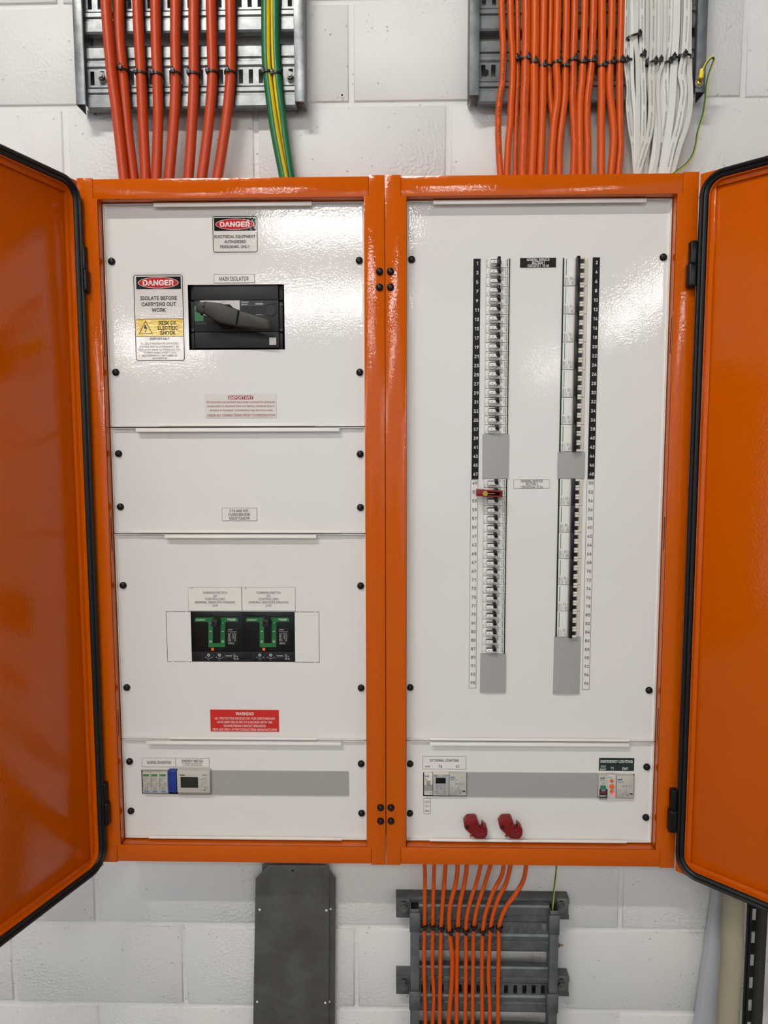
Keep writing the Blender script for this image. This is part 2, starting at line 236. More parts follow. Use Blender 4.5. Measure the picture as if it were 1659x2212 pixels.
'8':'453;226 -7 178 -2 136 11 101 33 74 62 57 96 52 135 55 166 65 195 81 220 101 241 153 267 119 282 93 308 76 342 70 380 75 417 90 450 114 477 146 498 184 511 226 516 269 511 306 498 337 477 361 450 377 417 382 380 376 342 359 308 333 282 300 265 327 256 351 241 372 220 387 195 397 166 401 135 395 96 378 62 352 33 317 11 275 -2|258 52 285 60 307 74 323 91 333 113 337 139 333 165 322 189 305 208 283 223 256 232 226 235 196 232 169 223 147 208 130 189 119 165 115 139 119 113 129 91 145 74 167 60 195 52|252 292 274 300 293 313 307 330 316 351 316 399 308 420 294 437 275 449 226 460 177 449 159 437 145 420 136 399 136 351 145 330 159 313 178 300 201 292',
'9':'453;226 516 271 510 310 494 343 468 368 434 384 393 389 347 385 309 373 270 315 168 200 0 130 0 301 248 307 248 287 221 257 202 218 195 175 199 137 214 106 237 83 269 68 307 64 352 69 397 85 436 110 469 143 494 182 510|226 460 199 457 174 446 154 429 138 407 129 381 125 352 129 322 138 295 154 274 174 257 199 247 226 243 254 247 279 257 299 273 314 295 324 321 327 350 324 381 314 407 299 429 279 446 254 457',
'.':'188;95 -4 78 -1 63 9 53 24 50 41 53 59 63 73 78 83 95 87 113 83 128 73 138 59 141 41 138 24 128 9 113 -1',
',':'188;38 -119 68 71 137 71 84 -119',
'/':'249;235 533 71 -76 14 -76 178 533',
'-':'453;337 244 337 188 114 188 114 244',
':':'188;95 -4 78 -1 63 9 53 24 50 41 53 59 63 73 78 83 95 87 113 83 128 73 138 59 141 41 138 24 128 9 113 -1|95 271 78 274 63 284 53 299 50 316 53 334 63 349 78 359 95 362 113 359 128 349 138 334 141 316 138 299 128 284 113 274',
'(':'273;89 207 101 324 132 441 177 539 236 539 191 428 161 313 151 207 160 115 188 16 236 -96 177 -96 139 -21 111 55 95 131',
')':'273;37 -96 86 18 113 116 122 207 112 313 82 428 37 539 97 539 142 441 173 323 184 207 178 130 161 53 134 -22 97 -96',
'<':'453;65 178 65 220 388 383 388 316 144 204 144 194 388 81 388 15',
'>':'453;387 178 65 15 65 81 308 194 308 204 65 316 65 383 387 220',
'~':'453;52 150 55 188 66 218 82 240 103 255 151 266 197 256 275 198 299 192 318 196 332 207 341 226 344 253 400 253 397 215 386 185 370 163 349 148 301 137 254 148 177 204 154 210 136 207 121 196 111 178 108 150',
'^':'327;154 464 172 464 172 439 154 439|27 278 129 493 197 493 300 278 240 278 161 449 166 449 88 278',
'+':'453;198 34 198 364 255 364 255 34|61 172 61 226 391 226 391 172'}}
_gl = {}; _txt = {}
def area2(l): return sum(l[i].x * l[(i + 1) % len(l)].y - l[(i + 1) % len(l)].x * l[i].y for i in range(len(l)))
def inside(p, l):
    c = False
    for i in range(len(l)):
        a, b = l[i], l[i - 1]
        if (a.y > p.y) != (b.y > p.y) and p.x < (b.x - a.x) * (p.y - a.y) / (b.y - a.y) + a.x: c = not c
    return c
def grow(l, d):
    out = []; n = len(l)
    for i in range(n):
        e0 = (l[i] - l[i - 1]).normalized(); e1 = (l[(i + 1) % n] - l[i]).normalized()
        n0 = Vector((e0.y, -e0.x, 0)); n1 = Vector((e1.y, -e1.x, 0)); m = n0 + n1
        k = m.length
        m = n0 if k < .3 else m * (2 / (k * k))
        if m.length > 1.8: m = m.normalized() * 1.8
        out.append(l[i] + m * d)
    return out
def glyph(c, bold):
    if (c, bold) in _gl: return _gl[(c, bold)]
    s = GLYPHS['r'].get(c) or GLYPHS['r'].get(c.upper())
    if s is None: _gl[(c, bold)] = (250, [], []); return _gl[(c, bold)]
    a, b = s.split(';'); loops = []
    for l in b.split('|'):
        n = [int(x) for x in l.split()]; loops.append([Vector((n[i], n[i + 1], 0)) for i in range(0, len(n), 2)])
    vs, out = [], []; outer = []; holes = []
    sg = area2(max(loops, key=lambda l: abs(area2(l))))
    for l in loops: (outer if area2(l) * sg > 0 else holes).append(l)
    d = (4, 14, 25)[bold]
    for o in outer:
        o = o if area2(o) > 0 else o[::-1]
        grp = [grow(o, d)] + [grow(h if area2(h) < 0 else h[::-1], d) for h in holes if inside(h[0], o)]
        b0 = len(vs); vs += [(p.x, p.y) for l in grp for p in l]
        pts, eds = [], []
        for l in grp:
            k0 = len(pts); pts += [p.to_2d() for p in l]; eds += [(k0 + i, k0 + (i + 1) % len(l)) for i in range(len(l))]
        cv, ce, cf = delaunay_2d_cdt(pts, eds, [], 0, 1e-4)[:3]
        vs = vs[:b0] + [(p.x, p.y) for p in cv]
        for t in cf:
            cen = Vector((sum(cv[i].x for i in t) / len(t), sum(cv[i].y for i in t) / len(t), 0))
            if sum(inside(cen, l) for l in grp) % 2: out.append(tuple(b0 + i for i in t))
    _gl[(c, bold)] = (int(a), vs, out); return _gl[(c, bold)]
def text_mesh(s, bold):
    k = (s, bold)
    if k in _txt: return _txt[k]
    vs, fs, x = [], [], 0
    for c in s:
        if c == ' ': x += 190; continue
        a, gv, gf = glyph(c, bold); b = len(vs)
        vs += [((p[0] + x) / 1000, p[1] / 1000) for p in gv]; fs += [tuple(i + b for i in f) for f in gf]; x += a + (8 if bold else 0)
    x0 = min(v[0] for v in vs); x1 = max(v[0] for v in vs)
    _txt[k] = ([(v[0] - x0, v[1]) for v in vs], fs, x1 - x0); return _txt[k]
CAPH = 0.509

def spline(pts, n=6):
    if len(pts) < 3: return [Vector(p) for p in pts]
    P = [Vector(p) for p in pts]; P = [P[0] * 2 - P[1]] + P + [P[-1] * 2 - P[-2]]; out = []
    for i in range(1, len(P) - 2):     # centripetal Catmull-Rom
        a, b, c, d = P[i - 1], P[i], P[i + 1], P[i + 2]
        t1 = (b - a).length ** .5; t2 = t1 + (c - b).length ** .5; t3 = t2 + (d - c).length ** .5
        for k in range(n):
            t = t1 + (t2 - t1) * k / n
            A1 = a * ((t1 - t) / t1) + b * (t / t1); A2 = b * ((t2 - t) / (t2 - t1)) + c * ((t - t1) / (t2 - t1)); A3 = c * ((t3 - t) / (t3 - t2)) + d * ((t - t2) / (t3 - t2))
            B1 = A1 * ((t2 - t) / t2) + A2 * (t / t2); B2 = A2 * ((t3 - t) / (t3 - t1)) + A3 * ((t - t1) / (t3 - t1))
            out.append(B1 * ((t2 - t) / (t2 - t1)) + B2 * ((t - t1) / (t2 - t1)))
    out.append(P[-2]); return out

class MB:
    """collects shapes and links them as ONE mesh object"""
    def __init__(s, X=None): s.v = []; s.f = []; s.m = []; s.mats = []; s.X = X
    def mi(s, m):
        m = M[m] if isinstance(m, str) else m
        if m not in s.mats: s.mats.append(m)
        return s.mats.index(m)
    def add(s, vs, fs, m):
        b = len(s.v)
        vs = [Vector(v) for v in vs]
        if s.X is not None: vs = [s.X @ v for v in vs]
        s.v += vs; i = s.mi(m)
        for f in fs: s.f.append(tuple(a + b for a in f)); s.m.append(i)
    def box(s, x0, x1, y0, y1, z0, z1, m, bev=0.0, seg=2):
        if x0 > x1: x0, x1 = x1, x0
        if y0 > y1: y0, y1 = y1, y0
        if z0 > z1: z0, z1 = z1, z0
        if bev <= 0:
            vs = [(x0, y0, z0), (x1, y0, z0), (x1, y1, z0), (x0, y1, z0), (x0, y0, z1), (x1, y0, z1), (x1, y1, z1), (x0, y1, z1)]
            s.add(vs, [(0, 3, 2, 1), (4, 5, 6, 7), (0, 1, 5, 4), (1, 2, 6, 5), (2, 3, 7, 6), (3, 0, 4, 7)], m); return
        bm = bmesh.new(); bmesh.ops.create_cube(bm, size=1.0)
        for v in bm.verts: v.co = Vector(((x0 + x1) / 2 + v.co.x * (x1 - x0), (y0 + y1) / 2 + v.co.y * (y1 - y0), (z0 + z1) / 2 + v.co.z * (z1 - z0)))
        bmesh.ops.bevel(bm, geom=list(bm.edges), offset=min(bev, 0.45 * min(x1 - x0, y1 - y0, z1 - z0)), segments=seg, affect='EDGES', profile=0.5)
        bm.verts.index_update()
        s.add([v.co.copy() for v in bm.verts], [tuple(v.index for v in f.verts) for f in bm.faces], m); bm.free()
    def prism(s, poly, y0, y1, m, bev=0.0):
        """poly = [(x, z)] extruded from y0 (front) to y1"""
        ar = sum(poly[i][0] * poly[(i + 1) % len(poly)][1] - poly[(i + 1) % len(poly)][0] * poly[i][1] for i in range(len(poly)))
        if ar < 0: poly = poly[::-1]
        bm = bmesh.new()
        a = [bm.verts.new((x, y0, z)) for x, z in poly]; b = [bm.verts.new((x, y1, z)) for x, z in poly]
        n = len(poly); ff = bm.faces.new(a); bm.faces.new(b[::-1])
        for i in range(n): bm.faces.new((a[(i + 1) % n], a[i], b[i], b[(i + 1) % n]))
        bm.normal_update()
        if bev > 0: bmesh.ops.bevel(bm, geom=list(ff.edges), offset=bev, segments=2, affect='EDGES', profile=0.5)
        bm.normal_update(); bmesh.ops.triangulate(bm, faces=[f for f in bm.faces if len(f.verts) > 4])
        bmesh.ops.recalc_face_normals(bm, faces=list(bm.faces))
        bm.verts.index_update()
        s.add([v.co.copy() for v in bm.verts], [tuple(v.index for v in f.verts) for f in bm.faces], m); bm.free()
    def cyl(s, p, ax, r, h, m, n=16, r2=None, dome=0.0):
        """cylinder from p along axis ax (vector), radius r -> r2; optional domed end"""
        ax = Vector(ax).normalized(); p = Vector(p); t = ax.orthogonal().normalized(); b = ax.cross(t)
        r2 = r if r2 is None else r2
        rings = [(0, r), (h, r2)]
        if dome: rings = [(0, r), (h * 0.35, r)] + [(h * 0.35 + (h * 0.65) * math.sin(a), r2 * math.cos(a)) for a in (0.5, 0.9, 1.25)]
        vs = []
        for (d, rr) in rings:
            for i in range(n):
                a = 2 * PI * i / n; vs.append(p + ax * d + (t * math.cos(a) + b * math.sin(a)) * rr)
        fs = [tuple(range(n))[::-1], tuple(range((len(rings) - 1) * n, len(rings) * n))]
        for k in range(len(rings) - 1):
            for i in range(n): fs.append((k * n + i, k * n + (i + 1) % n, (k + 1) * n + (i + 1) % n, (k + 1) * n + i))
        s.add(vs, fs, m)
    def ring(s, p, ax, r0, r1, h, m, n=24):
        ax = Vector(ax).normalized(); p = Vector(p); t = ax.orthogonal().normalized(); b = ax.cross(t); vs = []
        for (rr, d) in ((r0, 0), (r1, 0), (r1, h), (r0, h)):
            for i in range(n): a = 2 * PI * i / n; vs.append(p + ax * d + (t * math.cos(a) + b * math.sin(a)) * rr)
        fs = [(k * n + i, k * n + (i + 1) % n, ((k + 1) % 4) * n + (i + 1) % n, ((k + 1) % 4) * n + i) for k in range(4) for i in range(n)]
        s.add(vs, fs, m)
    def sweep(s, path, prof, m, ref=(0, 1, 0), closed=False, mids=None):
        """profile [(a, b)]: a sideways, b towards ref; mids = material per profile segment"""
        ref = Vector(ref); n = len(path); k = len(prof); vs = []
        for i, p in enumerate(path):
            q0 = path[(i - 1) % n] if (closed or i > 0) else p; q1 = path[(i + 1) % n] if (closed or i < n - 1) else p
            t = (Vector(q1) - Vector(q0)).normalized(); bb = (ref - t * ref.dot(t)).normalized(); aa = t.cross(bb)
            for (a, b) in prof: vs.append(Vector(p) + aa * a + bb * b)
        segs = n if closed else n - 1; groups = {}
        for i in range(segs):
            for j in range(k):
                mm = mids[j] if mids else m
                groups.setdefault(mm, []).append((i * k + j, i * k + (j + 1) % k, ((i + 1) % n) * k + (j + 1) % k, ((i + 1) % n) * k + j))
        if not closed: groups.setdefault(m, []).append(tuple(range(k))[::-1]); groups[m].append(tuple(range((n - 1) * k, n * k)))
        b0 = len(s.v); s.add(vs, [], m)
        for mm, fs in groups.items():
            idx = s.mi(mm)
            for f in fs: s.f.append(tuple(a + b0 for a in f)); s.m.append(idx)
    def tube(s, path, r, m, n=12, mids=None, ref=(0, 1, 0)):
        s.sweep(path, [(r * math.cos(2 * PI * i / n), r * math.sin(2 * PI * i / n)) for i in range(n)], m, ref=ref, mids=mids)
    def text(s, t, x0, x1, zc, h, Y, m, bold=1, keep=False, rot=0):
        """text filling x0..x1 around height zc, cap height h, on plane Y (facing -y). rot 90 reads upward, -90 downward"""
        vs, fs, wd = text_mesh(t, bold)
        if not vs: return
        sy = h / CAPH; sx = (x1 - x0) / wd
        if keep: sx = sy * keep; xm = (x0 + x1) / 2; x0 = xm - sx * wd / 2
        if rot == 0: pv = [(x0 + a * sx, Y, zc - h / 2 + b * sy) for a, b in vs]
        elif rot == 90: # along +z, letter tops to -x ; x0..x1 is z range, zc is x centre
            pv = [(zc + h / 2 - b * sy, Y, x0 + a * sx) for a, b in vs]
        else: pv = [(zc - h / 2 + b * sy, Y, x1 - a * sx) for a, b in vs]
        s.add(pv, fs, m)
    # ---- photo-point versions on a plane Y
    def ptext(s, t, u0, u1, v, h, Y, m, bold=1, keep=False):
        a = at((u0 + u1) / 2, v, Y); x0 = at(u0, v, Y).x; x1 = at(u1, v, Y).x
        hh = at((u0 + u1) / 2, v - h / 2, Y).z - at((u0 + u1) / 2, v + h / 2, Y).z
        s.text(t, x0, x1, a.z, hh, Y, m, bold, keep)
    def prect(s, u0, v0, u1, v1, yf, yb, m, bev=0.0):
        x0, x1, z0, z1 = rect(u0, v0, u1, v1, yf); s.box(x0, x1, yf, yb, z0, z1, m, bev)
    def pframe(s, u0, v0, u1, v1, t, yf, yb, m):
        x0, x1, z0, z1 = rect(u0, v0, u1, v1, yf)
        s.frame(x0, x1, z0, z1, t, yf, yb, m)
    def frame(s, x0, x1, z0, z1, t, yf, yb, m):
        s.box(x0, x1, yf, yb, z1 - t, z1, m); s.box(x0, x1, yf, yb, z0, z0 + t, m)
        s.box(x0, x0 + t, yf, yb, z0 + t, z1 - t, m); s.box(x1 - t, x1, yf, yb, z0 + t, z1 - t, m)
    def ppoly(s, pts, yf, yb, m, bev=0.0):
        s.prism([(at(u, v, yf).x, at(u, v, yf).z) for u, v in pts], yf, yb, m, bev)
    def pell(s, u, v, ru, rv, yf, yb, m, n=40):
        c = at(u, v, yf); k = at(u + 1, v, yf).x - c.x
        s.prism([(c.x + ru * k * math.cos(2 * PI * i / n), c.z + rv * k * math.sin(2 * PI * i / n)) for i in range(n)], yf, yb, m)
    def bounds(s):
        xs = [v.x for v in s.v]; ys = [v.y for v in s.v]; zs = [v.z for v in s.v]
        return min(xs), max(xs), min(ys), max(ys), min(zs), max(zs)
    def build(s, name, parent=None, smooth=0.7):
        if parent is None:
            b = s.bounds(); o_ = Vector(((b[0] + b[1]) / 2, (b[2] + b[3]) / 2, b[4]))
        else: o_ = wloc(parent)
        me = bpy.data.meshes.new(name); me.from_pydata([tuple(v - o_) for v in s.v], [], s.f)
        for m in s.mats: me.materials.append(m)
        me.polygons.foreach_set('material_index', s.m)
        me.update(); me.shade_smooth(); me.set_sharp_from_angle(angle=smooth)
        ob = bpy.data.objects.new(name, me); COL.objects.link(ob)
        if parent is None: ob.location = o_
        else: ob.parent = parent
        return ob

def wloc(o):
    v = Vector((0, 0, 0))
    while o: v += o.location; o = o.parent
    return v
def thing(name, label, cat, loc, group=None):
    o = bpy.data.objects.new(name, None); COL.objects.link(o); o.location = loc; o.empty_display_size = 0.02
    o['label'] = label; o['category'] = cat
    if group: o['group'] = group
    return o
def tag(o, label, cat, group=None):
    o['label'] = label; o['category'] = cat
    if group: o['group'] = group
    return o
def struct(o): o['kind'] = 'structure'; return o
def dup(root, loc, label, group):
    r = root.copy(); COL.objects.link(r); r.location = loc; r['label'] = label; r['group'] = group
    for ch in list(root.children):
        c = ch.copy(); COL.objects.link(c); c.parent = r
        for g in list(ch.children):
            d = g.copy(); COL.objects.link(d); d.parent = c
    return r

# ================================================================== structure
D = 0.12            # wall plane, cabinet front is y = 0
XO, ZO = -0.4705, -0.2233
mb = MB()
mb.box(-4.8, 4.8, D + 0.0045, D + 0.2, FLOOR, CEIL, 'wall')
for r in range(-3, 23):
    z0 = max(ZO + 0.2 * r, FLOOR); z1 = min(z0 + 0.2 if z0 > FLOOR else ZO + 0.2 * (r + 1), CEIL)
    if z1 - z0 < 0.03: continue
    off = 0.0 if r % 2 else 0.2
    for c in range(-11, 13):
        x0 = XO + off + 0.4 * c
        if x0 > 4.7 or x0 + .4 < -4.7: continue
        g = 0.0052; jx = random.uniform(-.0012, .0012); jz = random.uniform(-.001, .001); f = random.uniform(-.0006, .0006)
        a0, a1, c0, c1 = x0 + g + jx, x0 + 0.4 - g + jx, z0 + g + jz, z1 - g + jz; e = 0.0028
        vs = [(a0, D + .0055, c0), (a1, D + .0055, c0), (a1, D + .0055, c1), (a0, D + .0055, c1),
              (a0 + e, D + f, c0 + e), (a1 - e, D + f, c0 + e), (a1 - e, D + f, c1 - e), (a0 + e, D + f, c1 - e)]
        e2 = e * .35
        vs += [(a0 + e2, D + f + .0012, c0 + e2), (a1 - e2, D + f + .0012, c0 + e2), (a1 - e2, D + f + .0012, c1 - e2), (a0 + e2, D + f + .0012, c1 - e2)]
        mb.add(vs, [(4, 5, 6, 7)] + [(i, (i + 1) % 4, 8 + (i + 1) % 4, 8 + i) for i in range(4)] + [(8 + i, 8 + (i + 1) % 4, 4 + (i + 1) % 4, 4 + i) for i in range(4)], 'wall')
# small drilled hole left in the wall
p = at(739, 206, D); mb.cyl((p.x, D - .0012, p.z), (0, 1, 0), .0022, .001, 'void', 10); mb.ring((p.x, D - .001, p.z), (0, 1, 0), .0022, .0045, .001, 'paint', 10)
struct(mb.build('wall_back', smooth=1.2))
mb = MB(); mb.box(-4.8, 4.8, -15, 0.3, FLOOR - .1, FLOOR, 'floor'); struct(mb.build('floor'))
mb = MB(); mb.box(-4.8, 4.8, -15, 0.3, CEIL, CEIL + .1, 'ceil'); struct(mb.build('ceiling'))
mb = MB()   # side wall; its unseen opening is added to bring in low daylight fill
for (a, b, c, d) in ((-1.3, .3, FLOOR, CEIL), (-15, -6.2, FLOOR, CEIL), (-6.2, -1.3, 2.1, CEIL)): mb.box(-4.9, -4.8, a, b, c, d, 'paint')
struct(mb.build('wall_left'))
mb = MB(); mb.box(4.8, 4.9, -15, 0.3, FLOOR, CEIL, 'paint'); struct(mb.build('wall_right'))

for i, (lx, ld, ln, along, pw, hz) in enumerate(LAMPS):
    t = thing('ceiling_light', ['long tube light on the ceiling closest to the switchboard', 'short tube light on the ceiling just behind the closest one',
        'tube light on the ceiling in the middle of the room', 'tube light at the far left of the ceiling', 'nearest tube light over the right side turned towards the wall', 'second tube light over the right side turned towards the wall',
        'tube light at the far right end of the ceiling', 'tube light over the left side turned towards the wall'][i], 'light', (lx, -ld, hz - .025))
    hx, hy = (ln / 2, .05) if not along else (.05, ln / 2)
    mb = MB(); mb.box(lx - hx, lx + hx, -ld - hy, -ld + hy, hz + .005, hz + .06, 'lamp_body', .006)
    for q in (-.35, .35): mb.cyl((lx + (ln * q if not along else 0), -ld + (ln * q if along else 0), hz + .055), (0, 0, 1), .004, CEIL - hz - .055, 'lamp_body', 8)
    mb.build('housing', t)
    M['tube'] = mat('lit_tube', (1, 1, 1, 1), 0.5, emit=((*LAMP_COL, 1), pw))
    mb = MB(); mb.cyl((lx - (hx if not along else 0), -ld - (hy if along else 0), hz - .025), (1, 0, 0) if not along else (0, 1, 0), .024 if i == 0 else .042, ln, 'tube', 12); mb.build('tube', t)

# ================================================================== cabinets
W0, W1, HT = -0.5964, 0.5977, 1.3897
OZ0, OZ1 = 0.0389, 1.3499
E = 0.030           # escutcheon face plane
TIP = 0.0215        # front edge of the folded rims
def cabinet(name, label, x0, x1, ox0, ox1, outer_left):
    t = thing(name, label, 'electrical cabinet', ((x0 + x1) / 2, D / 2, 0))
    mb = MB()
    s0, s1 = .0300, .0300
    # stiles with narrow ends, rails between them
    for (a, b, na, nb) in ((x0, ox0, x0, x0 + s0), (ox1, x1, x1 - s1, x1)):
        mb.prism([(na, 0), (nb, 0), (nb, OZ0 - .0008), (b, OZ0 - .0008), (b, OZ1 + .0008), (nb, OZ1 + .0008), (nb, HT), (na, HT), (na, OZ1 + .0008), (a, OZ1 + .0008), (a, OZ0 - .0008), (na, OZ0 - .0008)][:0] or
                 ([(a, 0), (nb, 0), (nb, OZ0 - .0006), (b, OZ0 - .0006), (b, OZ1 + .0006), (nb, OZ1 + .0006), (nb, HT), (a, HT)] if a == x0 else
                  [(b, 0), (b, HT), (na, HT), (na, OZ1 + .0006), (a, OZ1 + .0006), (a, OZ0 - .0006), (na, OZ0 - .0006), (na, 0)]), 0, .003, 'orange', .0006)
    mb.box(x0 + s0 + .0006, x1 - s1 - .0006, .0006, .003, OZ1, HT - .0022, 'orange', .0005)
    mb.box(x0 + s0 + .0006, x1 - s1 - .0006, .0006, .003, .0022, OZ0, 'orange', .0005)
    mb.box(x0 + .001, x1 - .001, .003, .0045, OZ1 + .003, HT - .003, 'void'); mb.box(x0 + .001, x1 - .001, .003, .0045, .003, OZ0 - .003, 'void')
    mb.build('frame', t)
    mb = MB()
    g = .0015
    mb.box(x0, x0 + g, .004, D - .002, .0, HT, 'orange'); mb.box(x1 - g, x1, .004, D - .002, 0, HT, 'orange')
    mb.box(x0, x1, .005, D - .002, HT - .004, HT - .0022, 'orange'); mb.box(x0, x1, .005, D - .002, .0022, .004, 'orange')
    mb.box(x0 + g, x1 - g, D - .005, D - .002, .004, HT - .004, 'orange')
    mb.build('body', t)
    # returns of the opening
    mb = MB(); r = .048
    mb.box(ox0 - g, ox0, .0008, r, OZ0 - .001, OZ1 + .001, 'orange'); mb.box(ox1, ox1 + g, .0008, r, OZ0 - .001, OZ1 + .001, 'orange')
    mb.box(ox0, ox1, .0012, r, OZ1, OZ1 + g, 'orange'); mb.box(ox0, ox1, .0012, r, OZ0 - g, OZ0, 'orange')
    # slots and corner slits of the returns
    xs = ox0 if outer_left else ox1
    for (v0, v1) in ((690, 772), (1118, 1190), (1534, 1590)) if outer_left else ((686, 764), (1116, 1188), (1530, 1600)):
        uu = 228 if outer_left else 1448
        za, zb = at(uu, v0, .010).z, at(uu, v1, .010).z
        mb.box(xs - .0003, xs + .0003, .0085, .0115, zb, za, 'void')
    for cx in (ox0, ox1):
        sx = 1 if cx == ox0 else -1
        mb.prism([(cx - .0004, OZ0 + .0), (cx + sx * .0012, OZ0 + .0004), (cx + sx * .0012, OZ0 + .0012), (cx - .0004, OZ0 + .0012)], .0012, .0215, 'void')
    mb.build('opening_rim', t)
    return t
cabL = cabinet('switchboard_cabinet', 'left orange steel switchboard cabinet with main isolator behind its open door', W0, -.0006, -.5578, -.0402, True)
cabR = cabinet('switchboard_cabinet', 'right orange steel switchboard cabinet holding the two long columns of breakers', .0006, W1, .0417, .5577, False)

def screw(mb, u, v, Y, r=.0068, h=.0055):
    p = at(u, v, Y - h * .6)
    mb.cyl((p.x, Y, p.z), (0, -1, 0), r * 1.08, .0012, 'black', 20)
    mb.cyl((p.x, Y - .001, p.z), (0, -1, 0), r, h, 'black', 20, dome=1)
    for a in (0.35, 0.35 + PI / 2):
        dx, dz = math.cos(a) * r * .42, math.sin(a) * r * .42; nx, nz = -math.sin(a) * .0006, math.cos(a) * .0006
        mb.prism([(p.x - dx - nx, p.z - dz - nz), (p.x + dx - nx, p.z + dz - nz), (p.x + dx + nx, p.z + dz + nz), (p.x - dx + nx, p.z - dz + nz)], Y - h - .0009, Y - h + .001, 'charcoal')
for par, pts in ((cabL, [(820, 586), (820, 620), (822, 1746), (822, 1775)]), (cabR, [(843.5, 586), (843.5, 620), (844.5, 1746), (844.5, 1775)])):
    for (u, v) in pts: mb = MB(); screw(mb, u, v, 0); mb.build('screw', par)
# hinges (door knuckle above, frame knuckle below)
for par, hs in ((cabL, [((175, 529, 184.5, 584), (180, 582, 190.5, 631)), ((222, 1692, 230, 1735), (225, 1733, 235.5, 1783))]),
                (cabR, [((1491, 519, 1508, 570), (1484.5, 568, 1504, 621)), ((1449, 1706, 1465, 1756), (1444, 1749, 1463, 1798))])):
    for (a, b) in hs:
        mb = MB()
        x0, x1, z0, z1 = rect(*a, -.012); mb.box(x0, x1, -.014, .001, z0, z1, 'black', .0035, 3)
        x0, x1, z0, z1 = rect(*b, -.012); mb.box(x0, x1, -.018, .0, z0, z1, 'black', .005, 4)
        mb.build('hinge', par)

# doors ------------------------------------------------------------
def door(par, hx, hy, ang, sgn, zt, zb, wd):
    dr = Vector((sgn * math.cos(ang), -math.sin(ang), 0)); nn = Vector((-sgn * math.sin(ang), -math.cos(ang), 0))
    # local axes: x = along door from hinge, y = out of inner face, z up
    X = Matrix(((dr.x, nn.x, 0, hx), (dr.y, nn.y, 0, hy), (0, 0, 1, 0), (0, 0, 0, 1)))
    mb = MB(X); e = .004; bw = .026
    mb.box(-e, wd, -.022, -.006, zb - e, zt + e, 'orange', .001)
    # raised border around the sunk inner sheet
    mb.box(-e, bw, -.006, 0, zb - e, zt + e, 'orange', .0008); mb.box(wd - bw, wd, -.006, 0, zb - e, zt + e, 'orange', .0008)
    mb.box(bw, wd - bw, -.006, 0, zt - bw, zt + e, 'orange', .0008); mb.box(bw, wd - bw, -.006, 0, zb - e, zb + bw, 'orange', .0008)
    dob = mb.build('door', par, smooth=.7)
    def rr(x0, x1, z0, z1, r, n=10, y=0):
        pts = []
        for (cx, cz, a0) in ((x1 - r, z1 - r, 0), (x0 + r, z1 - r, PI / 2), (x0 + r, z0 + r, PI), (x1 - r, z0 + r, 1.5 * PI)):
            for k in range(n + 1): a = a0 + PI / 2 * k / n; pts.append(Vector((cx + r * math.cos(a), y, cz + r * math.sin(a))))
        return pts
    gw = .0165
    g = MB(X); path = rr(gw / 2, wd - gw / 2 - .004, zb + gw / 2, zt - gw / 2, .035)
    prof = [(-gw / 2, 0), (-gw / 2, .008), (-gw * .42, .0150), (-gw * .22, .0168), (-gw * .08, .0155), (gw * .0, .0125), (gw * .10, .0140), (gw * .28, .0130), (gw * .42, .0085), (gw / 2, .004), (gw / 2, 0)]
    g.sweep(path, prof, 'gasket', ref=(0, 1, 0), closed=True); g.build('gasket', dob, smooth=1.0)
    l = MB(X); path = rr(gw + .0008, wd - gw - .005, zb + gw, zt - gw, .0265, y=0)
    l.sweep(path, [(-.0007, -.003), (-.0007, .0085), (.0007, .0085), (.0007, -.003)], 'orange', ref=(0, 1, 0), closed=True); l.build('retaining_lip', dob)
    return dob
door(cabL, -.598, -.002, math.radians(70.5), -1, 1.3815, -.0035, .575)
door(cabR, .602, -.004, math.radians(44.3), 1, 1.3808, -.001, .575)

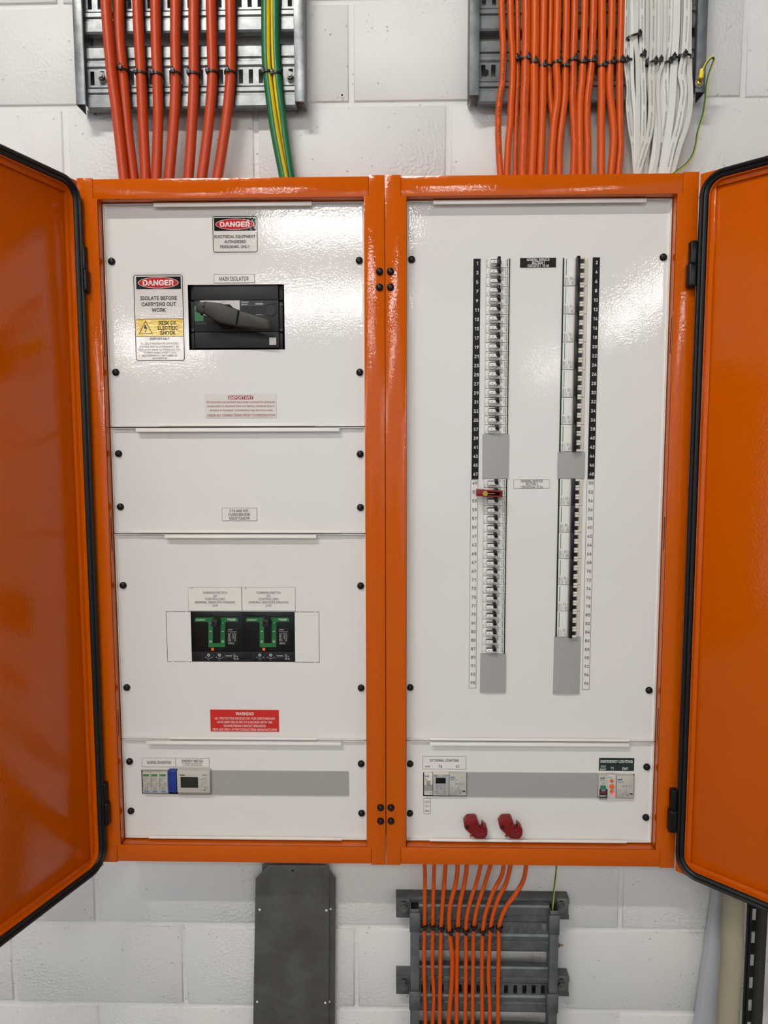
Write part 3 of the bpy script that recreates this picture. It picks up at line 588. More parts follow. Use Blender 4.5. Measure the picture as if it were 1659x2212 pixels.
# ================================================================== escutcheon panels
def zat(u, v, Y): return at(u, v, Y).z
NS = {'l': (-.5578 + .0012, -.0402 - .0006), 'r': (.0417 + .0006, .5577 - .0012)}
def panel(side, label, ztop, zbot, holes, tabs, screws, extra=None):
    x0, x1 = NS[side]
    t = thing('escutcheon_panel', label, 'panel', ((x0 + x1) / 2, E, zbot))
    mb = MB(); th = .0015
    xs = sorted({x0, x1} | {a for h in holes for a in h[:2]}); zs = sorted({zbot, ztop} | {a for h in holes for a in h[2:]})
    for i in range(len(xs) - 1):
        # merge vertical runs of solid cells
        run = None
        for j in range(len(zs) - 1):
            cx, cz = (xs[i] + xs[i + 1]) / 2, (zs[j] + zs[j + 1]) / 2
            solid = not any(h[0] < cx < h[1] and h[2] < cz < h[3] for h in holes)
            if solid: run = (run[0], zs[j + 1]) if run else (zs[j], zs[j + 1])
            if (not solid or j == len(zs) - 2) and run:
                mb.box(xs[i], xs[i + 1], E, E + th, run[0], run[1], 'white_panel'); run = None
    # folded rims
    for (a, b, c, d) in ((x0, x0 + th, zbot, ztop), (x1 - th, x1, zbot, ztop)): mb.box(a, b, TIP, E, c, d, 'white_panel', .0004)
    for (c, d) in ((zbot, zbot + th), (ztop - th, ztop)): mb.box(x0, x1, TIP, E, c, d, 'white_panel', .0004)
    # fillet strips in the folds
    for xx, sx in ((x0 + th, 1), (x1 - th, -1)):
        mb.add([(xx, E - .003, zbot + th), (xx + sx * .003, E, zbot + th), (xx + sx * .003, E, ztop - th), (xx, E - .003, ztop - th)], [(0, 1, 2, 3)], 'white_edge')
    if extra: extra(mb)
    mb.build('sheet', t)
    for (u0, u1, v0, v1, top) in tabs:
        q = MB(); y0 = E - .0125; a, b, c, d = rect(u0, v0, u1, v1, y0)
        if top:
            q.box(a, b, y0, TIP + .001, ztop - .0016, ztop - .0002, 'white_panel', .0004); q.box(a, b, y0, y0 + .0014, ztop - .0085, ztop - .0002, 'white_edge', .0005)
        else:
            q.box(a, b, y0, TIP + .001, zbot + .0002, zbot + .0016, 'white_panel', .0004); q.box(a, b, y0, y0 + .0014, zbot + .0002, zbot + .006, 'white_edge', .0005)
        q.build('lifting_tab', t)
    for (u, v) in screws: q = MB(); screw(q, u, v, E); q.build('screw', t)
    return t
Z1, Z2, Z3 = zat(500, 922.5, TIP), zat(500, 1152.5, TIP), zat(500, 1598, TIP)
ZR = zat(1140, 1601, TIP)
gp = .0009; PT = OZ1 - .0012; PB = OZ0 + .0030
# pole layout of the two breaker banks
YB = E - .004                       # breaker faces stand just proud of the sheet
PZ1 = zat(1078, 568.2, YB); PZ48 = zat(1066, 1476.5, YB); PP = (PZ1 - PZ48) / 47
def pz(n): return PZ1 - PP * ((n - 1) // 2)       # centre height of circuit n
LX0 = (at(1050.5, 568, YB).x + at(1040, 1400, YB).x) / 2; LX1 = (at(1102, 568, YB).x + at(1090.5, 1400, YB).x) / 2
RX0 = (at(1217, 568, YB).x + at(1200, 1370, YB).x) / 2; RX1 = (at(1270.5, 568, YB).x + at(1252, 1370, YB).x) / 2
iso = rect(407, 614.5, 614.5, 755.5, E); sub = rect(413, 1321, 637, 1430, E)
hl = rect(306, 1665, 752, 1717, E); hr = rect(914, 1670, 1370, 1722, E)
panel('l', 'top white escutcheon panel of left cabinet carrying the main isolator', PT, Z1 + gp, [iso],
      [(331, 673, 436, 444, 1), (345, 679, 916, 922, 0)], [(240, 564), (776, 562), (249, 804), (777, 804)])
panel('l', 'short blank white escutcheon panel marked CTS AND POT, below the main isolator panel', Z1 - gp, Z2 + gp, [],
      [(293, 733, 924, 932, 1), (300, 735, 1147, 1152, 0)], [(255, 980), (778, 981), (259, 1095), (778.5, 1096.5)])
def knock(mb):   # scored knock-out lines either side of the submain switches
    x0, x1, z0, z1 = rect(360, 1321.5, 690, 1430, E); t = .0009
    a = sub[0]; b = sub[1]
    for (p, q) in ((x0, a), (b, x1)):
        for zz in (z0, z1):
            n = [p, p + (q - p) * .2, p + (q - p) * .24, p + (q - p) * .8, p + (q - p) * .84, q]
            for k in (0, 2, 4): mb.box(n[k], n[k + 1], E - .0002, E, zz - t / 2, zz + t / 2, 'void')
    mb.box(x0, x0 + t, E - .0002, E, z0, z1, 'void'); mb.box(x1 - t, x1, E - .0002, E, z0, z1, 'void')
panel('l', 'tall white escutcheon panel of left cabinet with two submain switches and red warning plate', Z2 - gp, Z3 + gp, [sub],
      [(355, 683, 1157, 1165, 1), (366, 684, 1593, 1599, 0)], [(265, 1265), (779, 1266), (273, 1486), (780, 1487)], knock)
panel('l', 'bottom white escutcheon panel of left cabinet with surge diverter and energy meter', Z3 - gp, PB, [hl],
      [(315, 737, 1598, 1607, 1), (321, 739, 1808, 1813, 0)], [(279, 1646), (780, 1651), (282, 1753), (781, 1758)])
zc1, zc2, zc3 = pz(1) + PP / 2, pz(37) - PP / 2, pz(49) + PP / 2
panel('r', 'tall white escutcheon panel of right cabinet around the two breaker columns', PT, ZR + gp,
      [(LX0, LX1, pz(37) - PP / 2, zc1), (LX0, LX1, pz(87) - PP / 2, pz(49) + PP / 2),
       (RX0, RX1, pz(41) - PP / 2, zc1), (RX0, RX1, pz(83) - PP / 2, pz(49) + PP / 2)],
      [(936, 1397, 433, 441, 1), (929, 1359, 1599, 1604, 0)], [(889, 560), (1434, 555), (886, 1486), (1403, 1492)])
panel('r', 'bottom white escutcheon panel of right cabinet with external and emergency lighting controls', ZR - gp, PB, [hr],
      [(929, 1359, 1603, 1613, 1), (928, 1354, 1812, 1822, 0)], [(885.5, 1651), (1398, 1658), (885, 1758), (1396, 1767)])

# ================================================================== breakers, left bank
def s_box(mb, X0, Wd, a, b, zc, c, d, y0, y1, m, bev=0.0): mb.box(X0 + Wd * a, X0 + Wd * b, y0, y1, zc + PP * c, zc + PP * d, m, bev)
WL = LX1 - LX0; WR = RX1 - RX0
zc = pz(1)
def make_rcbo(first, label):
    zc = pz(1) if first else pz(3)
    t = thing('circuit_breaker', label, 'circuit breaker', ((LX0 + LX1) / 2, YB, zc - PP / 2), 'single pole breakers in the left bank')
    mb = MB(); g = .0004
    mb.box(LX0 + .0012, LX1 - .002, YB, YB + .03, zc - PP / 2 + g, zc + PP / 2 - g, 'white_pl', .0005, 1)
    mb.box(LX1 - .002, LX1, YB + .001, YB + .03, zc - PP / 2, zc + PP / 2, 'black'); mb.box(LX0, LX0 + .0012, YB + .002, YB + .03, zc - PP / 2, zc + PP / 2, 'white_pl2')
    s_box(mb, LX0, WL, .56, .562, zc, -.47, .0, YB - .0001, YB, 'ink_soft')
    # print
    yp = YB - .0003
    mb.text('Schneider', zc - PP * .40, zc + PP * .40, LX0 + WL * .90, .0028, yp, 'ink_green' if not first else 'ink', 2, rot=-90)
    mb.text('C60 H-DC' if first else 'RCBO 30mA', zc - PP * .30, zc + PP * .36, LX0 + WL * .825, .0013, yp, 'ink', 1, rot=-90)
    if not first:
        mb.text('C16', zc + PP * .12, zc + PP * .40, LX0 + WL * .645, .0020, yp, 'ink_soft', 1, rot=-90)
        mb.text('6000', zc + PP * .10, zc + PP * .40, LX0 + WL * .69, .0014, yp, 'ink_soft', 1, rot=-90)
        mb.text('240V', zc + PP * .12, zc + PP * .38, LX0 + WL * .735, .0012, yp, 'ink_soft', 1, rot=-90)
        mb.text('A9D', zc - PP * .42, zc - PP * .18, LX0 + WL * .66, .0015, yp, 'ink_soft', 1, rot=-90)
        mb.text('116', zc - PP * .42, zc - PP * .20, LX0 + WL * .71, .0015, yp, 'ink_soft', 1, rot=-90)
        mb.text('test', zc - PP * .40, zc - PP * .08, LX0 + WL * .06, .0011, yp, 'ink_soft', 1, rot=-90)
    else:
        mb.text('C10', zc + PP * .08, zc + PP * .40, LX0 + WL * .06, .0022, yp, 'ink_soft', 1, rot=-90)
        mb.text('100', zc - PP * .38, zc - PP * .12, LX0 + WL * .06, .0016, yp, 'ink_soft', 1, rot=-90)
    mb.build('body', t)
    # white rotor housing: half drum bulging forward
    h = MB(); xa, xb = LX0 + WL * (.15 if first else .13), LX0 + WL * .50
    zt_, zm_, zb_ = zc + PP * .32, zc - PP * .10, zc - PP * (.42 if first else .49)
    cx_ = (xa + xb) / 2; rx_ = (xb - xa) / 2
    h.prism([(xb - .001, zt_), (xa + .001, zt_), (xa, zm_)] + [(cx_ - rx_ * math.cos(a_), zm_ - (zm_ - zb_) * math.sin(a_)) for a_ in (.35, .75, 1.15, 1.57, 1.99, 2.39, 2.79)] + [(xb, zm_)], YB - .0062, YB, 'white_pl2', .0018)
    h.box(xa + .002, xb - .0005, YB - .0108, YB - .003, zc - PP * .17, zc + PP * .22, 'white_pl', .0012)
    h.box(xa + .002, xb - .0025, YB - .009, YB - .002, zc + PP * .22, zc + PP * .30, 'charcoal', .0003)
    h.text('off', xa + .006, xa + .009, zc + PP * .02, .0022, YB - .0110, 'ink_soft', 1)
    h.build('toggle_housing', t)
    l = MB(); la, lb = LX0 + WL * .435, LX0 + WL * .575
    l.box(la, lb, YB - .016, YB, zc - PP * (.44 if first else .02), zc + PP * (.52 if first else .50), 'black', .0016, 2)
    l.box(lb - .001, lb + .002, YB - .008, YB, zc - PP * .12, zc + PP * .16, 'black', .0006, 1)
    l.build('toggle_lever', t)
    return t
GL = 'single pole breakers in the left bank'
ONES = 'zero one two three four five six seven eight nine ten eleven twelve thirteen fourteen fifteen sixteen seventeen eighteen nineteen'.split()
TENS = '- - twenty thirty forty fifty sixty seventy eighty ninety'.split()
def word(n): return ONES[n] if n < 20 else TENS[n // 10] + ('-' + ONES[n % 10] if n % 10 else '')
first = make_rcbo(True, 'plain white breaker for circuit 1 with tall black lever, topmost of left column')
std = make_rcbo(False, 'white breaker with black lever beside printed number three in left column')
base = std.location.copy()
for n in list(range(5, 39, 2)) + list(range(49, 89, 2)):
    lb = 'white breaker with black lever beside printed number %s in left column' % word(n)
    if n == 51: lb = 'white breaker partly covered by the red lockout clamp in left column'
    dup(std, base - Vector((0, 0, pz(3) - pz(n))), lb, GL)

# ================================================================== breakers, right bank (three pole)
def make_3p():
    zt = pz(1) + PP / 2; zb = zt - 3 * PP
    t = thing('three_pole_breaker', 'white three pole breaker beside numbers two, four and six, topmost of right column', 'circuit breaker', ((RX0 + RX1) / 2, YB, zb), 'three pole breakers in the right bank')
    mb = MB(); g = .0004
    mb.box(RX0, RX0 + WR * .05, YB + .001, YB + .03, zb, zt, 'black')
    mb.box(RX0 + WR * .05, RX0 + WR * .98, YB, YB + .03, zb + g, zt - g, 'cream', .0005, 1)
    mb.box(RX0 + WR * .055, RX0 + WR * .475, YB - .0015, YB, zb + g, zt - g * 2, 'white_pl', .0006, 1)
    yp = YB - .0018; L = zt - zb
    mb.box(RX0 + WR * .108, RX0 + WR * .138, yp, YB - .001, zt - L * .63, zt - L * .045, 'ink_green')
    mb.text('Schneider', zt - L * .96, zt - L * .69, RX0 + WR * .105, .0028, yp, 'ink_green', 1, rot=90)
    mb.text('Acti9 iC60H', zt - L * .96, zt - L * .70, RX0 + WR * .185, .0012, yp, 'ink', 1, rot=90)
    mb.text('A9F44', zt - L * .96, zt - L * .80, RX0 + WR * .235, .0011, yp, 'ink_soft', 1, rot=90)
    mb.text('10000', zt - L * .80, zt - L * .68, RX0 + WR * .305, .0018, yp, 'ink_soft', 1, rot=90)
    mb.text('C20', zt - L * .95, zt - L * .84, RX0 + WR * .375, .0030, yp, 'ink', 1, rot=90)
    mb.text('415V', zt - L * .80, zt - L * .68, RX0 + WR * .365, .0018, yp, 'ink_soft', 1, rot=90)
    mb.text('IEC 60898', zt - L * .95, zt - L * .72, RX0 + WR * .435, .0010, yp, 'ink_soft', 1, rot=90)
    for k in (1, 2): mb.box(RX0 + WR * .85, RX0 + WR * .975, YB - .0001, YB, zt - PP * k - .0001, zt - PP * k + .0001, 'ink_soft')
    mb.build('body', t)
    b = MB(); b.box(RX0 + WR * .50, RX0 + WR * .625, YB - .013, YB, zb + .0002, zt + .0008, 'black', .0012, 2); b.build('linked_handle', t)
    for k in range(3):
        zc = zt - PP * (k + .5); h = MB(); xa, xb = RX0 + WR * .63, RX0 + WR * .835
        for (c, d) in ((.22, .49), (-.49, -.22)):
            h.box(xa, xb, YB - .009, YB, zc + PP * c, zc + PP * d, 'cream', .0016, 3)
        h.box(xa + .0005, xb - .001, YB - .005, YB, zc - PP * .22, zc + PP * .22, 'black', .0004, 1)
        h.box(xb - .0032, xb - .0022, YB - .0052, YB - .004, zc - PP * .13, zc + PP * .13, 'ink_soft')
        h.build('toggle', t)
    return t
tp = make_3p(); b0 = tp.location.copy()
for s_ in list(range(8, 43, 6)) + list(range(50, 85, 6)):
    dup(tp, b0 - Vector((0, 0, pz(1) - pz(s_ - 1))), 'white three pole breaker beside numbers %s, %s and %s in right column' % (word(s_), word(s_ + 2), word(s_ + 4)), 'three pole breakers in the right bank')

# grey blanking strips
def blank(label, x0, x1, z0, z1, bow=True):
    mb = MB(); n = 8; y0 = E - .0035; vs = []
    for i in range(n + 1):
        a = i / n; yy = y0 - (.0012 * math.sin(PI * a) if bow else 0)
        for z in (z0, z1): vs.append((x0 + (x1 - x0) * a, yy, z))
        for z in (z0, z1): vs.append((x0 + (x1 - x0) * a, E + .001, z))
    fs = []
    for i in range(n):
        q = 4 * i; fs += [(q, q + 4, q + 5, q + 1), (q + 1, q + 5, q + 7, q + 3), (q, q + 2, q + 6, q + 4)]
    fs += [(0, 1, 3, 2), (4 * n, 4 * n + 2, 4 * n + 3, 4 * n + 1)]
    mb.add(vs, fs, 'grey_blank')
    return tag(mb.build('blanking_strip', smooth=.5), label, 'blanking strip')
dx = .0025
blank('grey blanking strip in left breaker column between numbers 39 and 47', LX0 - dx, LX1 + dx, pz(49) + PP / 2 + .0004, pz(37) - PP / 2 - .0004)
blank('grey blanking strip at the bottom of the left breaker column', LX0 - dx, LX1 + dx, zat(1063, 1495, E), pz(87) - PP / 2 - .0004)
blank('short grey blanking strip in right breaker column beside numbers 44 to 48', RX0 - dx, RX1 + dx, pz(49) + PP / 2 + .0004, pz(41) - PP / 2 - .0004)
blank('tall grey blanking strip at the bottom of the right breaker column', RX0 - dx, RX1 + dx, zat(1222, 1498, E), pz(83) - PP / 2 - .0004)
a = rect(453, 1666, 752.5, 1717.5, E - .003); blank('long grey blanking strip right of the energy meter', a[0], a[1], a[2], a[3], False)
a = rect(1008, 1670, 1291, 1722, E - .003); blank('long grey blanking strip between external and emergency lighting controls', a[0], a[1], a[2], a[3], False)

# number strips
YS = E - .0012
def strip(label, u0, v0, u1, v1, nums, mb_m, ink, uref):
    mb = MB()
    xa = (at(u0[0], v0, YS).x + at(u0[1], v1, YS).x) / 2; xb = (at(u1[0], v0, YS).x + at(u1[1], v1, YS).x) / 2
    za, zb = zat(u0[0], v0, YS), zat(u0[1], v1, YS)
    mb.box(xa, xb, YS, E, zb, za, mb_m)
    if mb_m == 'label_w': mb.frame(xa, xb, zb, za, .0006, YS - .0002, YS, 'ink')
    for n in nums:
        s = str(n); w_ = (.0043 if s != '1' else .0026) if len(s) == 1 else (.0092 if '1' not in s else .0078); xm = (xa + xb) / 2 + .0008
        mb.text(s, xm - w_ / 2, xm + w_ / 2, pz(n) + .0003, .0061, YS - .0003, ink, 1)
    return tag(mb.build('number_strip'), label, 'label')
xl = (1024, 1017), (1039.5, 1032)
strip('black strip with odd circuit numbers 1 to 47 left of breakers', (1024.5, 1017), 559, (1039.5, 1032), 1035, range(1, 48, 2), 'label_k', 'ink_w', 0)
strip('white strip with odd circuit numbers 49 to 95 left of breakers', (1016, 1013.5), 1036, (1031.5, 1029.5), 1486.5, range(49, 96, 2), 'label_w', 'ink', 0)
strip('black strip with even circuit numbers 2 to 48 right of breakers', (1281.5, 1268.5), 556, (1297, 1283.5), 1034.5, range(2, 49, 2), 'label_k', 'ink_w', 0)
strip('white strip with even circuit numbers 50 to 96 right of breakers', (1267.5, 1257.5), 1035.5, (1283, 1274), 1489.5, range(50, 97, 2), 'label_w', 'ink', 0)

# ================================================================== label plates
YL = E - .0012; YT = YL - .0003
def plate(label, box, face, lines, border=None, t=.0006, name='label_plate', extra=None, cat='label'):
    mb = MB(); mb.prect(*box, YL, E, face)
    if border: mb.pframe(*box, t, YL - .0002, YL, border)
    for (s, u0, u1, v, h, ink, bold) in lines: mb.ptext(s, u0, u1, v, h, YT, ink, bold)
    if extra: extra(mb)
    return tag(mb.build(name), label, cat)
plate('white plate reading MAIN ISOLATOR above the black isolator', (462, 592.5, 550, 611), 'label_w', [('MAIN ISOLATOR', 473.5, 537, 602, 8.5, 'ink', 1)], 'ink_soft')
plate('small white plate reading CTS AND POT. FUSES BEHIND ESCUTCHEON', (479.5, 1097, 555, 1125), 'label_w',
      [('CTS AND POT.', 496, 539, 1103.5, 5.6, 'ink', 1), ('FUSES BEHIND', 494, 540, 1111.5, 5.6, 'ink', 1), ('ESCUTCHEON', 495.5, 539, 1119.5, 5.6, 'ink', 1)], 'ink_soft')
plate('black plate for general service section 1 between the breaker columns', (1123.5, 557, 1201, 577.5), 'label_k',
      [('GENERAL SERVICE', 1138, 1187, 561, 5.4, 'ink_w', 1), ('SECTION 1', 1149, 1176, 567.5, 5.4, 'ink_w', 1), ('CIRCUITS 1  TO 48', 1139.5, 1185.5, 574, 5.4, 'ink_w', 1)])
plate('white plate for general service section 2 between the breaker columns', (1109.5, 1036, 1187, 1055), 'label_w',
      [('GENERAL SERVICE', 1125, 1172.5, 1039, 5.4, 'ink', 1), ('SECTION 2', 1135.5, 1162, 1045.7, 5.4, 'ink', 1), ('CIRCUITS 49  TO 96', 1125, 1172.5, 1052.4, 5.4, 'ink', 1)], 'ink_soft', .0005)
plate('white plate for submain switch Q1 above left submain breaker', (406.5, 1268.5, 522, 1319.5), 'label_w',
      [('Q1', 412, 416.5, 1270.8, 2.4, 'ink_soft', 1), ('SUBMAIN SWITCH', 438.5, 490, 1280.3, 5, 'ink', 0), ('Q1', 461, 468.5, 1287.2, 5, 'ink', 0), ('CONTROLLING', 443, 485.5, 1294.1, 5, 'ink', 0),
       ('GENERAL SERVICES CHASSIS', 421, 507.5, 1301, 5, 'ink', 0), ('CH1', 459, 470.5, 1308, 5, 'ink', 0)], 'ink_soft', .0004)
plate('white plate for submain switch Q2 above right submain breaker', (522.5, 1268.5, 638, 1319.5), 'label_w',
      [('Q2', 528, 532.5, 1270.8, 2.4, 'ink_soft', 1), ('SUBMAIN SWITCH', 554, 605.5, 1280.3, 5, 'ink', 0), ('Q2', 576, 584, 1287.2, 5, 'ink', 0), ('CONTROLLING', 559, 601, 1294.1, 5, 'ink', 0),
       ('GENERAL SERVICES CHASSIS', 537, 623, 1301, 5, 'ink', 0), ('CH2', 574, 586, 1308, 5, 'ink', 0)], 'ink_soft', .0004)
plate('red warning plate about protective devices and cascade, below the submain switches', (454.5, 1533.5, 602.5, 1580.5), 'label_r',
      [('WARNING', 509, 548, 1541.8, 6.4, 'ink_w', 1), ('ALL PROTECTIVE DEVICES ON THIS SWITCHBOARD', 463.5, 594, 1552, 4.6, 'ink_w', 0),
       ('HAVE BEEN SELECTED TO CASCADE WITH THE', 469.5, 588, 1560, 4.6, 'ink_w', 0), ('DOWNSTREAM CIRCUIT BREAKERS', 483.5, 574, 1568, 4.6, 'ink_w', 0),
       ('REPLACE ONLY AFTER CONSULTING MANUFACTURER', 460, 598, 1576, 4.6, 'ink_w', 0)])
plate('pale sticker headed IMPORTANT with small red text at bottom of isolator panel', (442.5, 851, 597, 902.5), 'sticker_clear',
      [('All electrical connections have been checked for adequate', 446, 594.5, 868.3, 4.6, 'ink_red', 0), ('torque prior to shipment from our factory, however due to', 447.5, 593, 877, 4.6, 'ink_red', 0),
       ('vibration in transport, connections may become loose.', 452, 590, 886, 4.6, 'ink_red', 0), ('CHECK ALL CONNECTIONS PRIOR TO ENERGISATION', 447.5, 594, 897, 4.8, 'ink_red', 1)], 'white_pl2', .0004,
      name='warning_sticker', extra=lambda mb: (mb.prect(493, 854.3, 547, 862.8, YL - .0002, YL, 'ink_red'), mb.ptext('IMPORTANT', 494.5, 546, 858.7, 6.2, YT - .0001, 'ink_w', 1)))
def q5(x): return 300 + x / 10.055
def r5(y): return 1630 + y / 10.055
plate('white two-part plate reading SURGE DIVERTER and ENERGY METER', (306.5, 1637.5, 452, 1657), 'label_w',
      [('SURGE DIVERTER', q5(178), q5(698), r5(173), 5.6, 'ink', 1), ('ENERGY METER', q5(930), q5(1396), r5(142), 5.6, 'ink', 1),
       ('CT1 GENERAL SERVICE SECTION 1', q5(945), q5(1388), r5(197), 2.2, 'ink', 1), ('CT2 GENERAL SERVICE SECTION 2', q5(945), q5(1388), r5(234), 2.2, 'ink', 1)], 'ink_soft', .0005,
      extra=lambda mb: mb.prect(379.3, 1638, 380, 1656.5, YT, YL, 'ink_soft'))
def q6(x): return 905 + x / 14.43
def r6(y): return 1625 + y / 14.43
plate('white plate reading EXTERNAL LIGHTING above the time switch', (q6(120), r6(122), q6(1470), r6(530)), 'label_w',
      [('EXTERNAL LIGHTING', q6(345), q6(1240), r6(255), 5.4, 'ink', 1), ('AOM', q6(190), q6(345), r6(445), 3.6, 'ink', 1), ('TS', q6(612), q6(722), r6(447), 5.4, 'ink', 1), ('C1', q6(1150), q6(1250), r6(447), 5.4, 'ink', 1)], 'ink_soft', .0006)
plate('small upright white plate reading AUTO OFF MAN below the white switch', (q6(148), r6(1432), q6(360), r6(1925)), 'label_w',
      [('AUTO', q6(190), q6(330), r6(1545), 5, 'ink_soft', 0), ('OFF', q6(200), q6(305), r6(1685), 5, 'ink_soft', 0), ('MAN', q6(195), q6(318), r6(1825), 5, 'ink_soft', 0)], 'ink_soft', .0005)
def q7(x): return 1285 + x / 17.46
def r7(y): return 1630 + y / 17.46
plate('dark green plate reading EMERGENCY LIGHTING above the timer', (q7(160), r7(140), q7(1480), r7(615)), 'label_g',
      [('EMERGENCY LIGHTING', q7(215), q7(1425), r7(262), 5.4, 'ink_w', 1), ('TEST/', q7(208), q7(418), r7(455), 3.6, 'ink_w', 1), ('RESET', q7(190), q7(430), r7(560), 3.6, 'ink_w', 1),
       ('T1', q7(590), q7(705), r7(520), 5.2, 'ink_w', 1), ('EM1', q7(1040), q7(1250), r7(530), 5.2, 'ink_w', 1)])

# danger signs
def rframe(mb, u0, v0, u1, v1, tp_, y0, y1, m, r=5):
    x0, x1, z0, z1 = rect(u0, v0, u1, v1, y0); k = .00095; R = r * k; t = tp_ * k; pts = []
    for (cx, cz, a0) in ((x1 - R, z1 - R, 0), (x0 + R, z1 - R, PI / 2), (x0 + R, z0 + R, PI), (x1 - R, z0 + R, 1.5 * PI)):
        for i in range(6): a = a0 + PI / 2 * i / 5; pts.append(Vector((cx + R * math.cos(a), (y0 + y1) / 2, cz + R * math.sin(a))))
    mb.sweep(pts, [(-t / 2, -(y1 - y0) / 2), (-t / 2, (y1 - y0) / 2), (t / 2, (y1 - y0) / 2), (t / 2, -(y1 - y0) / 2)], m, closed=True)
y1_, y2_, y3_, y4_ = E - .0004, E - .0007, E - .0010, E - .0013
mb = MB(); mb.prect(457.5, 465, 560, 549, y1_, E, 'sticker_clear'); mb.prect(461, 468, 555, 544.5, y2_, y1_, 'sticker')
rframe(mb, 460, 467.5, 555.5, 544.5, 1.3, y3_, y2_, 'ink')
mb.prect(462.5, 470.5, 552, 498.5, y3_, y2_, 'sign_black'); mb.pell(507.3, 484.3, 42, 11.6, y3_ - .0001, y3_, 'sticker'); mb.pell(507.3, 484.3, 40.8, 10.6, y4_, y3_, 'sign_red')
for s, a, b, v, h, k, bd in (('DANGER', 475, 540, 484.3, 10, 'ink_w', 2), ('ELECTRICAL EQUIPMENT', 463.2, 551.5, 511, 5.8, 'ink', 2), ('AUTHORISED', 484.5, 531, 522, 5.8, 'ink', 2), ('PERSONNEL ONLY', 475.5, 540, 533, 5.8, 'ink', 2)):
    mb.ptext(s, a, b, v, h, y4_ - .0002 if k == 'ink_w' else y3_, k, bd)
tag(mb.build('danger_sign'), 'small square DANGER electrical equipment sign at the top of left panel', 'sign')
mb = MB()
def q4(x): return 285 + x / 11.058
def r4(y): return 585 + y / 11.058
mb.prect(288, 588.5, 400, 783, y1_, E, 'sticker_clear'); mb.prect(291.5, 593.5, 396, 779, y2_, y1_, 'sticker')
rframe(mb, 291.5, 594, 396, 779, 1.4, y3_, y2_, 'ink')
mb.prect(294.2, 597.5, 390.5, 624.5, y3_, y2_, 'sign_black'); mb.pell(341.8, 610.7, 44, 11.8, y3_ - .0001, y3_, 'sticker'); mb.pell(341.8, 610.7, 42.6, 10.7, y4_, y3_, 'sign_red')
mb.ptext('DANGER', 308.5, 375.5, 610.7, 11, y4_ - .0002, 'ink_w', 2)
for s, a, b, v in (('ISOLATE BEFORE', 198, 1078, 652), ('CARRYING OUT', 228, 1055, 797), ('WORK', 475, 815, 937)): mb.ptext(s, q4(a), q4(b), r4(v), 7.8, y3_, 'ink', 2)
x0 = 294.3; mb.prect(x0, r4(1145), 395.3, r4(1565), y3_, y2_, 'yellow'); mb.prect(x0, r4(1142), 395.3, r4(1156), y4_, y3_, 'ink'); mb.prect(x0, r4(1560), 395.3, r4(1572), y4_, y3_, 'ink')
for s, a, b, v in (('RISK OF', 645, 1055, 1247), ('ELECTRIC', 615, 1095, 1362), ('SHOCK', 672, 1040, 1480)): mb.ptext(s, q4(a), q4(b), r4(v), 7.6, y4_, 'ink', 2)
tri = [(q4(325), r4(1205)), (q4(492), r4(1500)), (q4(172), r4(1505))]
P3 = [at(u, v, y4_) for u, v in tri]; mb.sweep([P3[0], P3[1], P3[2]], [(-.0009, -.0002), (-.0009, .0002), (.0009, .0002), (.0009, -.0002)], 'ink', closed=True)
mb.ppoly([(q4(300), r4(1290)), (q4(340), r4(1290)), (q4(328), r4(1350)), (q4(365), r4(1345)), (q4(335), r4(1440)), (q4(345), r4(1445)), (q4(322), r4(1475)), (q4(308), r4(1435)), (q4(320), r4(1436)), (q4(335), r4(1375)), (q4(288), r4(1385))], y4_, y3_, 'ink')
mb.ptext('IMPORTANT', q4(425), q4(895), r4(1625), 5.4, y3_, 'ink', 1)
for s, a, b, v in (('ALL SEALS REMOVED FOR LIVE ACCESS', 210, 1110, 1738), ('DURING INSTALLATION MUST BE', 190, 1120, 1812), ('REPLACED PRIOR TO ENERGISATION', 175, 1145, 1885),
                   ('TO MEET AS/NZS 61439.1:2016', 285, 1050, 1955), ('REQUIREMENTS FOR FORMS OF', 245, 1085, 2025), ('SEPARATION', 490, 830, 2095)): mb.ptext(s, q4(a), q4(b), r4(v), 4.2, y3_, 'ink', 0)
tag(mb.build('danger_sign'), 'tall DANGER sign with yellow electric shock band left of the isolator', 'sign')

# ================================================================== main isolator
def q3(x): return 400 + x / 7.373
def r3(y): return 605 + y / 7.373
t = thing('main_isolator_switch', 'large charcoal main isolator switch with slanting rotary handle', 'isolator switch', (at(511, 756, E).x, E + .004, at(511, 755, E).z))
mb = MB(); Yd = E + .004
mb.prect(q3(-10), r3(30), q3(1650), r3(1160), E + .022, E + .04, 'void')
mb.prect(q3(130), r3(60), q3(1482), r3(318), Yd, E + .03, 'charcoal', .001)
mb.prect(q3(148), r3(322), q3(1488), r3(820), Yd + .001, E + .03, 'charcoal', .0008)
mb.prect(q3(152), r3(828), q3(1496), r3(1082), Yd, E + .03, 'charcoal', .001)
for (a, b) in ((88, 146), (1495, 1556)):
    for (c, d) in ((95, 320), (345, 810), (845, 1100)): mb.prect(q3(a), r3(c), q3(b), r3(d), Yd + .006, E + .03, 'charcoal2', .0006)
    for c in (390, 795): pp = at(q3((a + b) / 2 + (5 if a < 500 else 5)), r3(c), Yd + .004); mb.cyl((pp.x, Yd + .007, pp.z), (0, -1, 0), .0032, .003, 'black', 12)
for (a, b) in ((1420, 375), (1425, 768), (203, 760)): pp = at(q3(a), r3(b), Yd); mb.cyl((pp.x, Yd + .002, pp.z), (0, -1, 0), .0013, .0014, 'void', 10)
yy = Yd + .0005
mb.prect(q3(240), r3(325), q3(870), r3(560), yy, Yd + .002, 'white_pl2'); mb.ptext('ON I', q3(580), q3(650), r3(352), 2.6, yy - .0002, 'ink_soft', 0)
